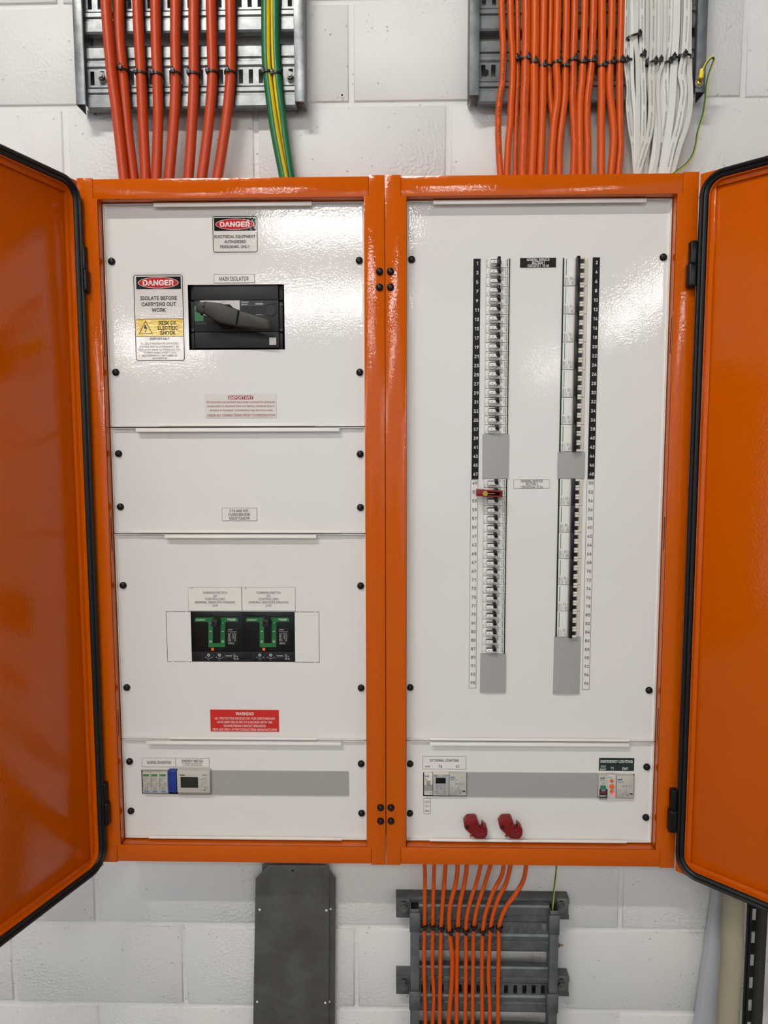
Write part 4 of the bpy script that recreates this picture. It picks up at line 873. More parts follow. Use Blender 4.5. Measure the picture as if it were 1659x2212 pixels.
mb.prect(q3(148), r3(410), q3(290), r3(655), yy, Yd + .002, 'dev_green')
mb.prect(q3(882), r3(328), q3(1250), r3(418), yy, Yd + .002, 'black'); mb.prect(q3(888), r3(422), q3(1246), r3(535), yy, Yd + .002, 'charcoal2')
mb.prect(q3(160), r3(665), q3(335), r3(712), yy, Yd + .002, 'black')
mb.ptext('Compact', q3(895), q3(1010), r3(350), 3, yy - .0003, 'ink_w', 0); mb.ptext('INS 400', q3(897), q3(990), r3(388), 2.8, yy - .0003, 'ink_w', 0)
mb.ptext('Schneider', q3(1120), q3(1242), r3(377), 3.2, yy - .0003, 'ink_w', 1); mb.ptext('690V 400A AC', q3(1120), q3(1235), r3(552), 1.8, yy - .0003, 'ink_w', 0)
mb.prect(q3(1340), r3(915), q3(1450), r3(1030), Yd - .0002, Yd, 'label_w')
mb.build('body', t)
mb = MB(); pp = at(q3(1360), r3(475), Yd); mb.ring((pp.x, Yd + .0012, pp.z), (0, -1, 0), .0118, .0128, .0012, 'charcoal2', 28); mb.cyl((pp.x, Yd + .0013, pp.z), (0, -1, 0), .0108, .0016, 'charcoal', 28); mb.build('round_cover', t)
mb = MB(); pp = at(q3(640), r3(560), E - .012)
mb.prism([(pp.x + .0245 * math.cos(a_), pp.z - .002 + .0245 * math.sin(a_)) for a_ in [PI / 8 + PI / 4 * k for k in range(8)]], E - .018, Yd + .002, 'void', .003); mb.build('hub', t)
mb = MB(); YH = -.014
H1 = [(185, 340), (320, 335), (560, 360), (850, 470), (808, 718), (650, 690), (500, 655), (290, 525), (155, 485), (165, 400)]
H2 = [(850, 470), (1330, 615), (1352, 640), (1320, 770), (1240, 768), (808, 718)]
mb.ppoly([(q3(a), r3(b)) for a, b in H1], YH, .006, 'handle', .005)
mb.ppoly([(q3(a), r3(b)) for a, b in H2], YH + .0015, .005, 'handle', .005)
# seams
for (a, b) in (((318, 340), (292, 520)), ((850, 474), (812, 712))):
    A, B = at(q3(a[0]), r3(a[1]), YH), at(q3(b[0]), r3(b[1]), YH); mb.prism([(A.x - .0004, A.z), (A.x + .0004, A.z), (B.x + .0004, B.z), (B.x - .0004, B.z)], YH - .0002, YH + .004, 'void')
mb.prect(q3(278), r3(405), q3(302), r3(445), YH - .0002, YH + .003, 'void')
mb.build('rotary_handle', t)

# ================================================================== submain switches
def submain(label, du):
    def U(x): return 405 + x / 13.272 + du
    def V(y): return 1315 + y / 13.272
    base = at(U(860), V(1525), E); t = thing('moulded_case_breaker', label, 'circuit breaker', (base.x, E, base.z), 'submain switches')
    y0 = E + .003; yf = y0 - .0006; yt = yf - .0003
    mb = MB(); mb.prect(U(105), V(80), U(1590), V(1225), y0, E + .04, 'black', .0008); mb.prect(U(120), V(1232), U(1598), V(1525), y0 - .0015, E + .04, 'charcoal2', .0008)
    mb.prect(U(210), V(190), U(1480), V(225), y0 - .002, y0 + .002, 'black', .001)
    mb.prect(U(240), V(545), U(500), V(552), y0 - .0004, y0, 'charcoal2'); mb.prect(U(240), V(975), U(480), V(982), y0 - .0004, y0, 'charcoal2')
    mb.build('body', t)
    g = MB()
    g.ppoly([(U(205), V(370)), (U(205), V(290)), (U(240), V(257)), (U(1415), V(257)), (U(1450), V(290)), (U(1450), V(370)), (U(1110), V(370)), (U(1075), V(410)), (U(1075), V(1103)), (U(945), V(1103)), (U(945), V(350)), (U(725), V(350)), (U(725), V(1103)), (U(600), V(1103)), (U(600), V(410)), (U(560), V(370))], yf, y0, 'dev_green')
    g.prect(U(725), V(990), U(945), V(1103), yf, y0, 'dev_green')
    g.ptext('ComPacT', U(255), U(515), V(318), 3.6, yt, 'ink_w', 0); g.ptext('Schneider', U(1145), U(1390), V(300), 3.2, yt, 'ink_w', 1); g.ptext('Electric', U(1210), U(1380), V(338), 1.6, yt, 'ink_w', 0)
    for ux in (663, 1010):
        g.pell(U(ux), V(942), 2.4, 2.4, yt, yf, 'ink_w', 20); g.pell(U(ux), V(942), 1.6, 1.6, yt - .0001, yf, 'dev_green', 20)
        g.ppoly([(U(ux - 30), V(630)), (U(ux), V(655)), (U(ux + 30), V(630)), (U(ux + 25), V(650)), (U(ux), V(675)), (U(ux - 25), V(650))], yt, yf, 'ink_w')
        g.prect(U(ux - 5), V(385), U(ux + 3), V(430), yt, yf, 'ink_w')
    g.build('green_fascia', t)
    l = MB(); l.prect(U(668), V(335), U(850), V(520), y0 - .028, y0, 'charcoal', .002); pp = at(U(745), V(405), y0 - .0285); l.cyl((pp.x, y0 - .0275, pp.z), (0, -1, 0), .0028, .001, 'void', 14); l.build('toggle_lever', t)
    b = MB(); b.prect(U(680), V(1125), U(762), V(1206), y0 - .002, y0, 'btn_orange', .0004); b.ptext('push to trip', U(880), U(1020), V(1160), 1.6, y0 - .0003, 'ink_soft', 0); b.build('trip_button', t)
    p = MB(); yq = y0 - .0018; ink = 'label_w'
    p.pframe(U(1160), V(575), U(1420), V(1030), .0003, y0 - .0003, y0, 'ink_soft')
    p.ptext('NSX250F', U(1165), U(1295), V(603), 2, y0 - .0004, ink, 1); p.ptext('Ui 800V Uimp 8kV', U(1165), U(1405), V(662), 1.9, y0 - .0004, ink, 0)
    for k, s in enumerate(('Ue(V)  Icu/Ics', '220  -  85  85', '380  -  36  36', '415  -  36  36', '440  -  35  35', '500  -  25', '525  -  22')): p.ptext(s, U(1165), U(1385), V(718 + 33 * k), 1.7, y0 - .0004, ink, 0)
    p.ptext('IEC/EN 60947-2', U(1170), U(1340), V(968), 1.6, y0 - .0004, ink, 0); p.ptext('50/60Hz cat A', U(1170), U(1340), V(1003), 1.6, y0 - .0004, ink, 0)
    for ux in (420, 735, 1055): p.prect(U(ux), V(1290), U(ux + 8), V(1465), yq, y0 - .001, 'ink_soft')
    p.ptext('TM 250 D', U(1090), U(1275), V(1350), 2.6, yq, ink, 1); p.ptext('250A/415V', U(1090), U(1295), V(1408), 2.4, yq, 'ink_soft', 0)
    for (a, b_, c, d) in ((1325, 1290, 1330, 1440), (1325, 1435, 1475, 1442), (1358, 1300, 1366, 1470), (1430, 1362, 1436, 1470), (1370, 1355, 1430, 1362)): p.prect(U(a), V(b_), U(c), V(d), yq, y0 - .001, ink)
    for ux, sc_ in ((605, ('125', '160', '200', '250')), (915, ('5', '6', '8', '10'))):
        for k, s in enumerate(sc_): p.ptext(s, U(ux - 110 + 62 * k), U(ux - 68 + 62 * k), V(1395 + (26 if k in (1, 2) else 0)), 1.7, yq, ink, 0)
        p.ptext('A', U(ux - 10), U(ux + 8), V(1468), 1.8, yq, ink, 1)
    p.build('printed_markings', t)
    for ux in (605, 915):
        d = MB(); pp = at(U(ux), V(1333), y0 - .003); d.cyl((pp.x, y0 - .001, pp.z), (0, -1, 0), .0033, .002, 'silver', 20); d.prism([(pp.x - .002, pp.z - .0022), (pp.x - .0012, pp.z - .0026), (pp.x + .0022, pp.z + .002), (pp.x + .0014, pp.z + .0024)], y0 - .0033, y0 - .002, 'void'); d.build('adjustment_dial', t)
submain('black and green submain breaker under plate Q1, left of the pair', 0)
submain('black and green submain breaker under plate Q2, right of the pair', 110.6)

# ================================================================== surge diverter, energy meter
YM = E - .010
def tiny(mb, U, V, x0, x1, ys, Y, words, m='ink', h=1.7):
    for y, s in zip(ys, words): mb.ptext(s, U(x0), U(x1), V(y), h, Y, m, 0)
b_ = at(q5(360), r5(850), E); t = thing('surge_diverter', 'three module surge diverter with green windows at left end of bottom panel', 'surge protector', (b_.x, E, b_.z))
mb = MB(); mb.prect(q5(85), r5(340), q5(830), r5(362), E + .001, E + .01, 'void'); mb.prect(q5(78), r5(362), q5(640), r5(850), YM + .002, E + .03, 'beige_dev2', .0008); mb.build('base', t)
for k, xx in enumerate((80, 262, 444)):
    mb = MB(); mb.prect(q5(xx), r5(385), q5(xx + 178), r5(828), YM, E + .02, 'beige_dev', .0009)
    mb.prect(q5(xx + 12), r5(425), q5(xx + 140), r5(475), YM - .0004, YM, 'mid_green')
    mb.prect(q5(xx + 4), r5(772), q5(xx + 172), r5(828), YM - .0004, YM, 'silver'); mb.ptext('SMS', q5(xx + 38), q5(xx + 138), r5(800), 4, YM - .0006, 'ink_blue', 2)
    tiny(mb, q5, r5, xx + 4, xx + 140, (508,), YM - .0003, ('Surge Protection',)); tiny(mb, q5, r5, xx + 4, xx + 120, (542,), YM - .0003, ('Device  T2',)); tiny(mb, q5, r5, xx + 4, xx + 85, (572,), YM - .0003, ('SMSP-40',))
    tiny(mb, q5, r5, xx + 4, xx + 165, (605, 625, 647, 668, 690), YM - .0003, ('Uc      275V', 'In      20kA', 'Imax/Imax 40kA', 'Up      1.5kV', 'IEC 61643-11'), 'ink_soft', 1.3)
    mb.ptext('C E', q5(xx + 55), q5(xx + 118), r5(735), 4.2, YM - .0003, 'ink', 1); mb.build('protection_module', t)
mb = MB(); mb.prect(q5(632), r5(352), q5(812), r5(832), YM - .001, E + .02, 'blue', .001); mb.prect(q5(645), r5(365), q5(800), r5(415), YM - .0025, YM, 'blue', .001); mb.ptext('C E', q5(690), q5(748), r5(740), 4.0, YM - .0013, 'ink_navy', 1); mb.build('neutral_module', t)
b_ = at(q5(1180), r5(880), E); t = thing('energy_meter', 'pale grey energy meter with dark screen beside the blue module', 'energy meter', (b_.x, E, b_.z))
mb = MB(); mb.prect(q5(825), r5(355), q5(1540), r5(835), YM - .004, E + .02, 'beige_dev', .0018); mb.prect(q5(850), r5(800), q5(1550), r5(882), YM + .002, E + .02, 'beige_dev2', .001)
mb.ptext('selec', q5(885), q5(1000), r5(440), 3.8, YM - .0043, 'ink', 1); mb.ptext('MFM384', q5(1370), q5(1475), r5(445), 2, YM - .0043, 'ink_soft', 1)
for (a, b, c, s) in ((1330, 1385, 540, 'PAGE'), (1455, 1485, 538, '>'), (1350, 1380, 606, 'V'), (1345, 1388, 642, 'PF'), (1455, 1485, 630, '^'), (1350, 1378, 685, 'W'), (1455, 1497, 722, 'kWh'), (1355, 1388, 775, 'CAL')): mb.ptext(s, q5(a), q5(b), r5(c), 1.8, YM - .0043, 'ink_soft', 1)
mb.build('body', t)
mb = MB(); mb.prect(q5(905), r5(490), q5(1285), r5(722), YM - .0046, YM - .003, 'screen', .0004); mb.build('display', t)
for y in (525, 612, 700): mb = MB(); pp = at(q5(1418), r5(y), YM - .005); mb.cyl((pp.x, YM - .004, pp.z), (0, -1, 0), .0028, .0014, 'silver', 16, r2=.0024); mb.build('button', t)
mb = MB(); pp = at(q5(1425), r5(775), YM - .005); mb.cyl((pp.x, YM - .004, pp.z), (0, -1, 0), .0013, .0006, 'black', 12); mb.build('pulse_lamp', t)

# ================================================================== external lighting controls
b_ = at(q6(300), r6(1350), E); t = thing('changeover_switch', 'narrow white modular switch above the AUTO OFF MAN plate', 'switch', (b_.x, E, b_.z))
mb = MB(); mb.prect(q6(140), r6(630), q6(435), r6(1310), E + .001, E + .02, 'void'); mb.prect(q6(165), r6(655), q6(425), r6(1335), YM, E + .03, 'cream', .001)
mb.prect(q6(168), r6(1020), q6(425), r6(1200), YM - .001, YM, 'beige_dev2', .0005); mb.ptext('SMS', q6(182), q6(322), r6(748), 3.6, YM - .0003, 'ink_blue', 2); mb.ptext('SMTS', q6(182), q6(262), r6(838), 2, YM - .0003, 'ink', 1)
mb.ptext('230V~ 16A', q6(175), q6(380), r6(890), 1.3, YM - .0003, 'ink_soft', 0); mb.ptext('IEC60947', q6(175), q6(310), r6(1240), 1.5, YM - .0003, 'ink_soft', 0); mb.ptext('CE', q6(330), q6(390), r6(1270), 2.6, YM - .0003, 'ink_soft', 1); mb.build('body', t)
mb = MB(); mb.prect(q6(236), r6(925), q6(345), r6(1020), YM - .006, YM, 'beige_dev2', .001); mb.build('toggle_lever', t)
b_ = at(q6(690), r6(1370), E); t = thing('time_switch', 'digital time switch with black screen and five round buttons', 'timer', (b_.x, E, b_.z))
mb = MB(); mb.prect(q6(438), r6(632), q6(940), r6(1352), YM + .001, E + .02, 'cream', .001); mb.prect(q6(446), r6(700), q6(935), r6(1325), YM - .0015, E, 'silver', .001)
mb.ptext('selec', q6(475), q6(605), r6(735), 2.6, YM - .0018, 'ink', 1); mb.ptext('TS2M1', q6(765), q6(885), r6(735), 2.4, YM - .0018, 'ink_soft', 1); mb.ptext('M T W T F S S', q6(535), q6(822), r6(1022), 2, YM - .0018, 'ink_soft', 0)
mb.ptext('MENU  AUTO  R', q6(525), q6(815), r6(1065), 1.9, YM - .0018, 'ink_soft', 0); mb.prect(q6(548), r6(1290), q6(825), r6(1312), YM - .0018, YM, 'beige_dev2'); mb.build('body', t)
mb = MB(); mb.prect(q6(522), r6(795), q6(835), r6(975), YM - .002, YM, 'black', .0003); mb.build('display', t)
for (x, y) in ((565, 1130), (683, 1130), (800, 1130), (558, 1230), (795, 1230)): mb = MB(); pp = at(q6(x), r6(y), YM - .002); mb.cyl((pp.x, YM - .0012, pp.z), (0, -1, 0), .0025, .0012, 'beige_dev2', 16); mb.build('button', t)
def contactor(label, U, V, x0, x1, y0, y1, navy, ox):
    b_ = at(U((x0 + x1) / 2), V(y1 + 30), E); t = thing('contactor', label, 'contactor', (b_.x, E, b_.z))
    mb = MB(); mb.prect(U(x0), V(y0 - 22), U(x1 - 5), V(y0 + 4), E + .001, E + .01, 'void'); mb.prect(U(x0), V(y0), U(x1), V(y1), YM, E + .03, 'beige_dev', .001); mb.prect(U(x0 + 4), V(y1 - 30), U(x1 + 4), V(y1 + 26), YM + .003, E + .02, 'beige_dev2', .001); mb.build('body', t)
    p = MB(); w_ = x1 - x0; h_ = y1 - y0; X = lambda a: U(x0 + w_ * a); Y = lambda a: V(y0 + h_ * a); yt = YM - .0003
    p.ptext('SMS', X(.05), X(.33), Y(.18), 3.6, yt, navy, 2); p.ptext('SMC1-25', X(.06), X(.44), Y(.29), 2.3, yt, 'ink_soft', 1)
    for k in range(4):
        for (a, s) in ((.38, '1357'[k]), (.58, '2468'[k])): p.ptext(s, X(.53 + .1 * k), X(.56 + .1 * k), Y(a), 1.6, yt, 'ink_soft', 0)
        p.prect(X(.54 + .1 * k), Y(.41), X(.547 + .1 * k), Y(.46), yt, YM, 'ink_soft'); p.prect(X(.54 + .1 * k), Y(.49), X(.547 + .1 * k), Y(.55), yt, YM, 'ink_soft')
    p.prect(X(.36), Y(.465), X(.85), Y(.475), yt, YM, 'ink_soft'); p.pframe(X(.33), Y(.44), X(.42), Y(.50), .0002, yt, YM, 'ink_soft')
    for k, s in enumerate(('Ue AC 7a       25A', 'AC 7b          9-25A', 'AC 7a    400/415V 50Hz', 'AC 7b    230/240V 50Hz', 'IEC 61095 50/60Hz', 'EN 61095')): p.ptext(s, X(.04), X((.58, .62, .74, .70, .42, .50)[k]), Y(.645 + .062 * k), 1.5, yt, 'ink_soft', 0)
    p.ptext('CE', X(.56), X(.70), Y(.90), 3, yt, 'ink', 1); p.build('printed_markings', t)
    d = MB(); d.prect(X(.76), Y(.795), X(.93), Y(.845), YM - .0008, YM, 'black', .0002); d.build('indicator', t)
contactor('pale grey contactor marked C1 right of the time switch', q6, r6, 950, 1480, 665, 1345, 'ink_blue', 0)

# ================================================================== emergency lighting controls
b_ = at(q7(310), r7(1640), E); t = thing('test_reset_switch', 'narrow module with teal TEST and red RESET buttons', 'switch', (b_.x, E, b_.z))
mb = MB(); mb.prect(q7(140), r7(752), q7(450), r7(775), E + .001, E + .01, 'void'); mb.prect(q7(145), r7(778), q7(480), r7(1620), YM, E + .02, 'beige_dev', .001); mb.prect(q7(165), r7(1600), q7(480), r7(1705), YM + .003, E + .02, 'beige_dev2', .001)
mb.prect(q7(172), r7(1300), q7(475), r7(1635), YM - .0008, YM, 'label_g', .0003); mb.ptext('SMS', q7(200), q7(380), r7(892), 3.6, YM - .0003, 'ink_navy', 2); mb.ptext('SMPB-A', q7(205), q7(380), r7(970), 2, YM - .0003, 'ink_soft', 1)
for k in (0, 1): mb.prect(q7(262 + 80 * k), r7(1040), q7(270 + 80 * k), r7(1160), YM - .0003, YM, 'ink_soft')
mb.ptext('TEST', q7(240), q7(415), r7(1345), 3, YM - .0012, 'ink_w', 1); mb.ptext('RESET', q7(195), q7(440), r7(1560), 3.2, YM - .0012, 'ink_w', 1); mb.build('body', t)
mb = MB(); mb.prect(q7(218), r7(1195), q7(425), r7(1310), YM - .004, YM, 'teal', .0008); mb.build('test_button', t)
mb = MB(); mb.prect(q7(215), r7(1400), q7(428), r7(1505), YM - .004, YM, 'btn_red', .0008); mb.build('reset_button', t)
b_ = at(q7(645), r7(1640), E); t = thing('dial_timer', 'white timer module with three orange dials and glowing red lamp', 'timer', (b_.x, E, b_.z))
mb = MB(); mb.prect(q7(485), r7(765), q7(802), r7(1640), YM - .001, E + .02, 'white_pl2', .001); yt = YM - .0013
mb.ptext('selec', q7(515), q7(645), r7(855), 2, yt, 'ink_green', 1); mb.ptext('RELAY', q7(505), q7(605), r7(1565), 1.6, yt, 'ink_green', 0)
for (cx, cy, rr_, n0, n1) in ((640, 1005, 105, 200, 520), (650, 1220, 125, 150, 390), (635, 1400, 95, 210, 400)):
    for k in range(8):
        a = math.radians(n0 + (n1 - n0) * k / 7 - 10); ux, vy = cx + rr_ * math.cos(a), cy - rr_ * math.sin(a) * (1 if cy > 1100 else -1) * (1 if cy != 1005 else 1)
        mb.prect(q7(ux - 9), r7(vy - 9), q7(ux + 9), r7(vy + 9), yt, YM, 'ink')
mb.build('body', t)
for (cx, cy, r_) in ((640, 1005, .0034), (650, 1222, .0052), (635, 1400, .0034)):
    mb = MB(); pp = at(q7(cx), r7(cy), YM - .003); mb.cyl((pp.x, YM - .001, pp.z), (0, -1, 0), r_, .0022, 'btn_orange', 20, r2=r_ * .92); mb.prism([(pp.x - r_ * .4, pp.z - .0003), (pp.x + r_ * .4, pp.z - .0003), (pp.x + r_ * .4, pp.z + .0004), (pp.x - r_ * .4, pp.z + .0004)], YM - .0034, YM - .002, 'btn_red'); mb.build('dial', t)
mb = MB(); pp = at(q7(715), r7(1505), YM - .002); mb.cyl((pp.x, YM - .001, pp.z), (0, -1, 0), .0026, .0016, 'led', 16, dome=1); mb.build('red_lamp', t)
contactor('pale grey contactor marked EM1 at right end of bottom panel', q7, r7, 825, 1470, 795, 1640, 'ink_navy', 0)

# ================================================================== lockouts
def lockout(label, du):
    def U(x): return 1010 + x / 11.85 + du
    def V(y): return 1740 + y / 11.85
    yf, yb = TIP - .014, TIP + .005
    pts = [(805, 460), (870, 370), (920, 335), (1110, 330), (1150, 370), (1165, 430), (1195, 510), (1205, 580), (1235, 620), (1270, 610), (1283, 560), (1285, 480), (1390, 575), (1410, 640), (1405, 760), (1335, 860), (1110, 850), (1040, 800), (980, 735), (840, 610), (815, 540)]
    zb = at(U(1200), V(858), yf).z
    t = thing('breaker_lockout', label, 'lockout', (at(U(1100), V(858), yf).x, (yf + yb) / 2, zb), 'lockouts standing on the bottom rim')
    mb = MB(); mb.ppoly([(U(a), V(b)) for a, b in pts], yf, yb, 'lock_red', .0012)
    # raised rib outline around the jaw cavity and the darker cavity floor
    mb.ppoly([(U(1098), V(620)), (U(1190), V(640)), (U(1210), V(690)), (U(1270), V(720)), (U(1330), V(700)), (U(1350), V(640)), (U(1375), V(640)), (U(1375), V(745)), (U(1320), V(820)), (U(1098), V(790))], yf - .0002, yf + .001, 'btn_red')
    jaw = [at(U(a), V(b), yf - .001) for a, b in ((1205, 600), (1190, 660), (1225, 715), (1285, 715), (1330, 665), (1320, 590))]
    mb.tube(spline(jaw, 5), .0022, 'lock_red', 8)
    A = at(U(1095), V(440), yf); B = at(U(1095), V(800), yf); mb.box(A.x - .0008, A.x + .0008, yf - .0012, yf + .001, B.z, A.z, 'lock_red', .0003)
    A = at(U(1115), V(440), yf); mb.box(A.x - .001, A.x + .001, yf - .0003, yf + .001, A.z - .005, A.z, 'void')
    mb.build('body', t)
    h = MB(); p = at(U(900), V(550), yf); h.ring((p.x, yf - .001, p.z), (0, 1, 0), .0042, .0058, .002, 'lock_red', 20); h.cyl((p.x, yf - .0003, p.z), (0, 1, 0), .0043, .001, 'void', 20); h.build('padlock_hole', t)
    s = MB(); p = at(U(1000), V(835), yf); q = at(U(1000), V(770), yf); s.cyl((p.x, (yf + yb) / 2 - .003, p.z), (0, 0, 1), .0028, .0024, 'brass', 12); s.cyl((p.x, (yf + yb) / 2 - .003, p.z), (0, 0, 1), .0014, .011, 'brass', 10); s.build('thumb_screw', t)
lockout('right of the two red plastic breaker lockouts on bottom rim', 0)
lockout('left of the two red plastic breaker lockouts on bottom rim', -76)
def q8(x): return 1010 + x / 15.08
def r8(y): return 1030 + y / 15.08
yf = YB - .030; b_ = at(q8(720), r8(670), yf)
t = thing('breaker_lockout', 'red lockout clamp with brass thumb screw fixed over breaker 51', 'lockout', (b_.x, YB - .015, b_.z))
mb = MB()
mb.ppoly([(q8(312), r8(408)), (q8(620), r8(428)), (q8(640), r8(462)), (q8(620), r8(650)), (q8(300), r8(630))], yf, YB - .011, 'lock_red', .0008)
mb.ppoly([(q8(600), r8(428)), (q8(1140), r8(455)), (q8(1140), r8(505)), (q8(600), r8(480))], yf + .001, YB - .011, 'lock_red', .0005)
mb.ppoly([(q8(600), r8(600)), (q8(1140), r8(625)), (q8(1135), r8(675)), (q8(600), r8(650))], yf + .001, YB - .011, 'lock_red', .0005)
mb.ppoly([(q8(1040), r8(455)), (q8(1142), r8(458)), (q8(1135), r8(672)), (q8(1035), r8(660))], yf + .014, YB - .011, 'lock_red', .0005)
mb.ppoly([(q8(620), r8(470)), (q8(1060), r8(490)), (q8(1055), r8(640)), (q8(620), r8(620))], yf + .017, YB - .0115, 'void')
mb.build('body', t)
mb = MB(); p = at(q8(575), r8(545), yf - .004); mb.cyl((p.x, yf - .0005, p.z), (0, -1, 0), .0052, .003, 'brass', 24); mb.ring((p.x, yf - .0035, p.z), (0, -1, 0), .0036, .0052, .001, 'brass', 24)
q = at(q8(890), r8(548), yf - .001); mb.cyl((p.x + .004, yf + .002, p.z), (q.x - p.x - .004, 0, q.z - p.z), .0011, (q - p).length - .004, 'brass', 10); mb.build('thumb_screw', t)

# ================================================================== cable trays
def rung(mb, x0, x1, zc, yF, m, hh=.060, slot=.0135, pitch=.0195):
    """corrugated cross piece with a row of slots; yF = front face"""
    prof = [(hh, yF + .016), (hh + .001, yF + .002), (hh - .003, yF), (hh * .62, yF), (hh * .58, yF + .0035), (hh * .52, yF + .0035), (hh * .48, yF), (slot + .008, yF), (slot + .004, yF + .0025), (slot, yF + .0025)]
    th = .0012
    for sg in (1, -1):
        vs = []
        for (dz, y) in prof:
            for x in (x0, x1): vs.append((x, y, zc + sg * dz))
        for (dz, y) in prof:
            for x in (x0, x1): vs.append((x, y + th, zc + sg * dz))
        k = len(prof); fs = []
        for i in range(k - 1):
            a = 2 * i; f = (a, a + 1, a + 3, a + 2); g = tuple(b + 2 * k for b in f)
            fs += [f, g[::-1]] if sg < 0 else [f[::-1], g]
        mb.add(vs, fs, m)
    n = int((x1 - x0) / pitch); y = yF + .0025
    mb.box(x0, x0 + .006, y, y + th, zc - slot, zc + slot, m)
    w_ = (x1 - x0) / n
    for i in range(n): mb.box(x0 + w_ * i + w_ - .0058, x0 + w_ * i + .0058 + w_ if i < n - 1 else x1, y, y + th, zc - slot, zc + slot, m)
def rail(mb, xin, out, yF, z0, z1, m, fw=.018, yB=D - .001):
    """side rail: web at xin, front flange turned outwards (out = -1 / +1), outer wall back to the block wall"""
    th = .0016; xo = xin + out * fw
    mb.box(xin - th / 2, xin + th / 2, yF, yB, z0, z1, m, .0004); mb.box(min(xin, xo), max(xin, xo), yF - th, yF, z0, z1, m, .0005)
    mb.box(xo - th / 2, xo + th / 2, yF, yB - .004, z0, z1, m, .0004)
def bolt(mb, x, y, z, r=.009, hx=6, m='bolt'):
    mb.cyl((x, y, z), (0, -1, 0), r * 1.35, .0018, m, 24); mb.cyl((x, y - .0018, z), (0, -1, 0), r, .008, m, hx); mb.cyl((x, y - .009, z), (0, -1, 0), r * .6, .004, m, 14)
YR = .072   # front of tray side rails, rungs sit at YG
YG = .084
def tray(label, uL, uR, vbot, zcs, m, ztop):
    xl_ = at(uL[0], vbot, YR).x; xr_ = at(uR[0], vbot, YR).x
    z0 = at(uL[0], vbot, YR).z
    t = thing('cable_tray', label, 'cable tray', ((xl_ + xr_) / 2, (YR + D) / 2, z0))
    for (xx, o) in ((xl_, -1), (xr_, 1)): mb = MB(); rail(mb, xx, o, YR, z0, ztop, m); mb.build('side_rail', t)
    for zc in zcs: mb = MB(); rung(mb, xl_, xr_, zc, YG, m); mb.build('rung', t, smooth=.25)
    return t, xl_, xr_
tL, a, b = tray('galvanised cable tray above the left cabinet carrying thick cables', (184.5,), (637.5,), 226, [zat(420, 165, YG), zat(420, 0, YG), zat(420, -165, YG)], 'galv', 1.95)
mb = MB(); p = at(218, 164, YG - .005); bolt(mb, p.x, YG + .003, p.z, .0075); mb.build('bolt', tL)
mb = MB(); p = at(626, 162, YG - .005); bolt(mb, p.x, YG + .003, p.z, .0075); mb.build('bolt', tL)
tR, a, b = tray('galvanised cable tray above the right cabinet carrying orange and white cables', (1034,), (1502,), 206, [zat(1265, 151, YG), zat(1265, -8, YG), zat(1265, -167, YG)], 'galv_dull', 1.95)
mb = MB(); p = at(1049, 156, YG); mb.cyl((p.x, YG + .003, p.z), (0, -1, 0), .006, .003, 'black', 16); mb.build('bolt', tR)
# bottom tray hung on strut brackets
xl_ = at(905, 2060, YR - .01).x; xr_ = at(1187, 2060, YR - .01).x; zt_ = zat(895, 1963, YR - .012)
tB = thing('cable_tray', 'galvanised cable tray below the right cabinet on two bolted brackets', 'cable tray', ((xl_ + xr_) / 2, .09, FLOOR))
for (xx, o) in ((xl_, -1), (xr_, 1)): mb = MB(); rail(mb, xx, o, YR - .012, FLOOR, zt_, 'galv_dull', yB=.0895); mb.build('side_rail', tB)
zr1, zr2 = zat(1100, 2005, YG - .01), zat(1100, 2137, YG - .01)
for zc in (zr1, zr2, zr2 - (zr1 - zr2), zr2 - 2 * (zr1 - zr2)): mb = MB(); rung(mb, xl_, xr_, zc, YG - .012, 'galv_dull', hh=.053, slot=.010, pitch=.0195); mb.build('rung', tB, smooth=.25)
for (vt, vb, vk) in ((1943, 1984.5, 1966), (2111, 2150, 2135)):
    br = thing('strut_bracket', 'upper steel strut bracket holding the lower cable tray' if vt < 2000 else 'lower steel strut bracket holding the lower cable tray', 'bracket', (at(1040, vb, .09).x, .1, at(1040, vb, .09).z), 'strut brackets of lower tray')
    xa = at(855.5, vt, .092).x; xb = at(1230, vt, .092).x; zA = zat(1040, vt - 1, .092); zB = zat(1040, vb - 1, .092)
    mb = MB(); mb.box(xa, xb, .091, D - .0005, zA, zA + .0025, 'galv_dull', .0006); mb.box(xa, xb, .091, .0935, zA - .010, zA + .001, 'galv_dull', .0006); mb.box(xa, xb, .0935, D - .0005, zB, zB + .0025, 'galv_dull', .0006)
    mb.box(xa, xb, D - .004, D - .0005, zB, zA, 'galv_dull'); mb.box(xa, xb, .091, .0935, zB, zB + .010, 'galv_dull', .0006)
    mb.build('strut', br)
    for (u0, u1, ub) in ((857.5, 886.5, 872.3), (1204, 1229, 1215)):
        mb = MB(); X0, X1, Q0, Q1 = rect(u0, vt, u1, vb, .084); mb.box(X0, X1, .087, .0905, Q0, Q1, 'galv_dull', .0008); mb.build('clamp_plate', br)
        mb = MB(); p = at(ub, vk, .074); bolt(mb, p.x, .087, p.z, .0085, 20); mb.cyl((p.x + .0005, .0865, p.z + .007), (0, -1, 0), .0065, .0012, 'void', 16); mb.build('bolt', br)
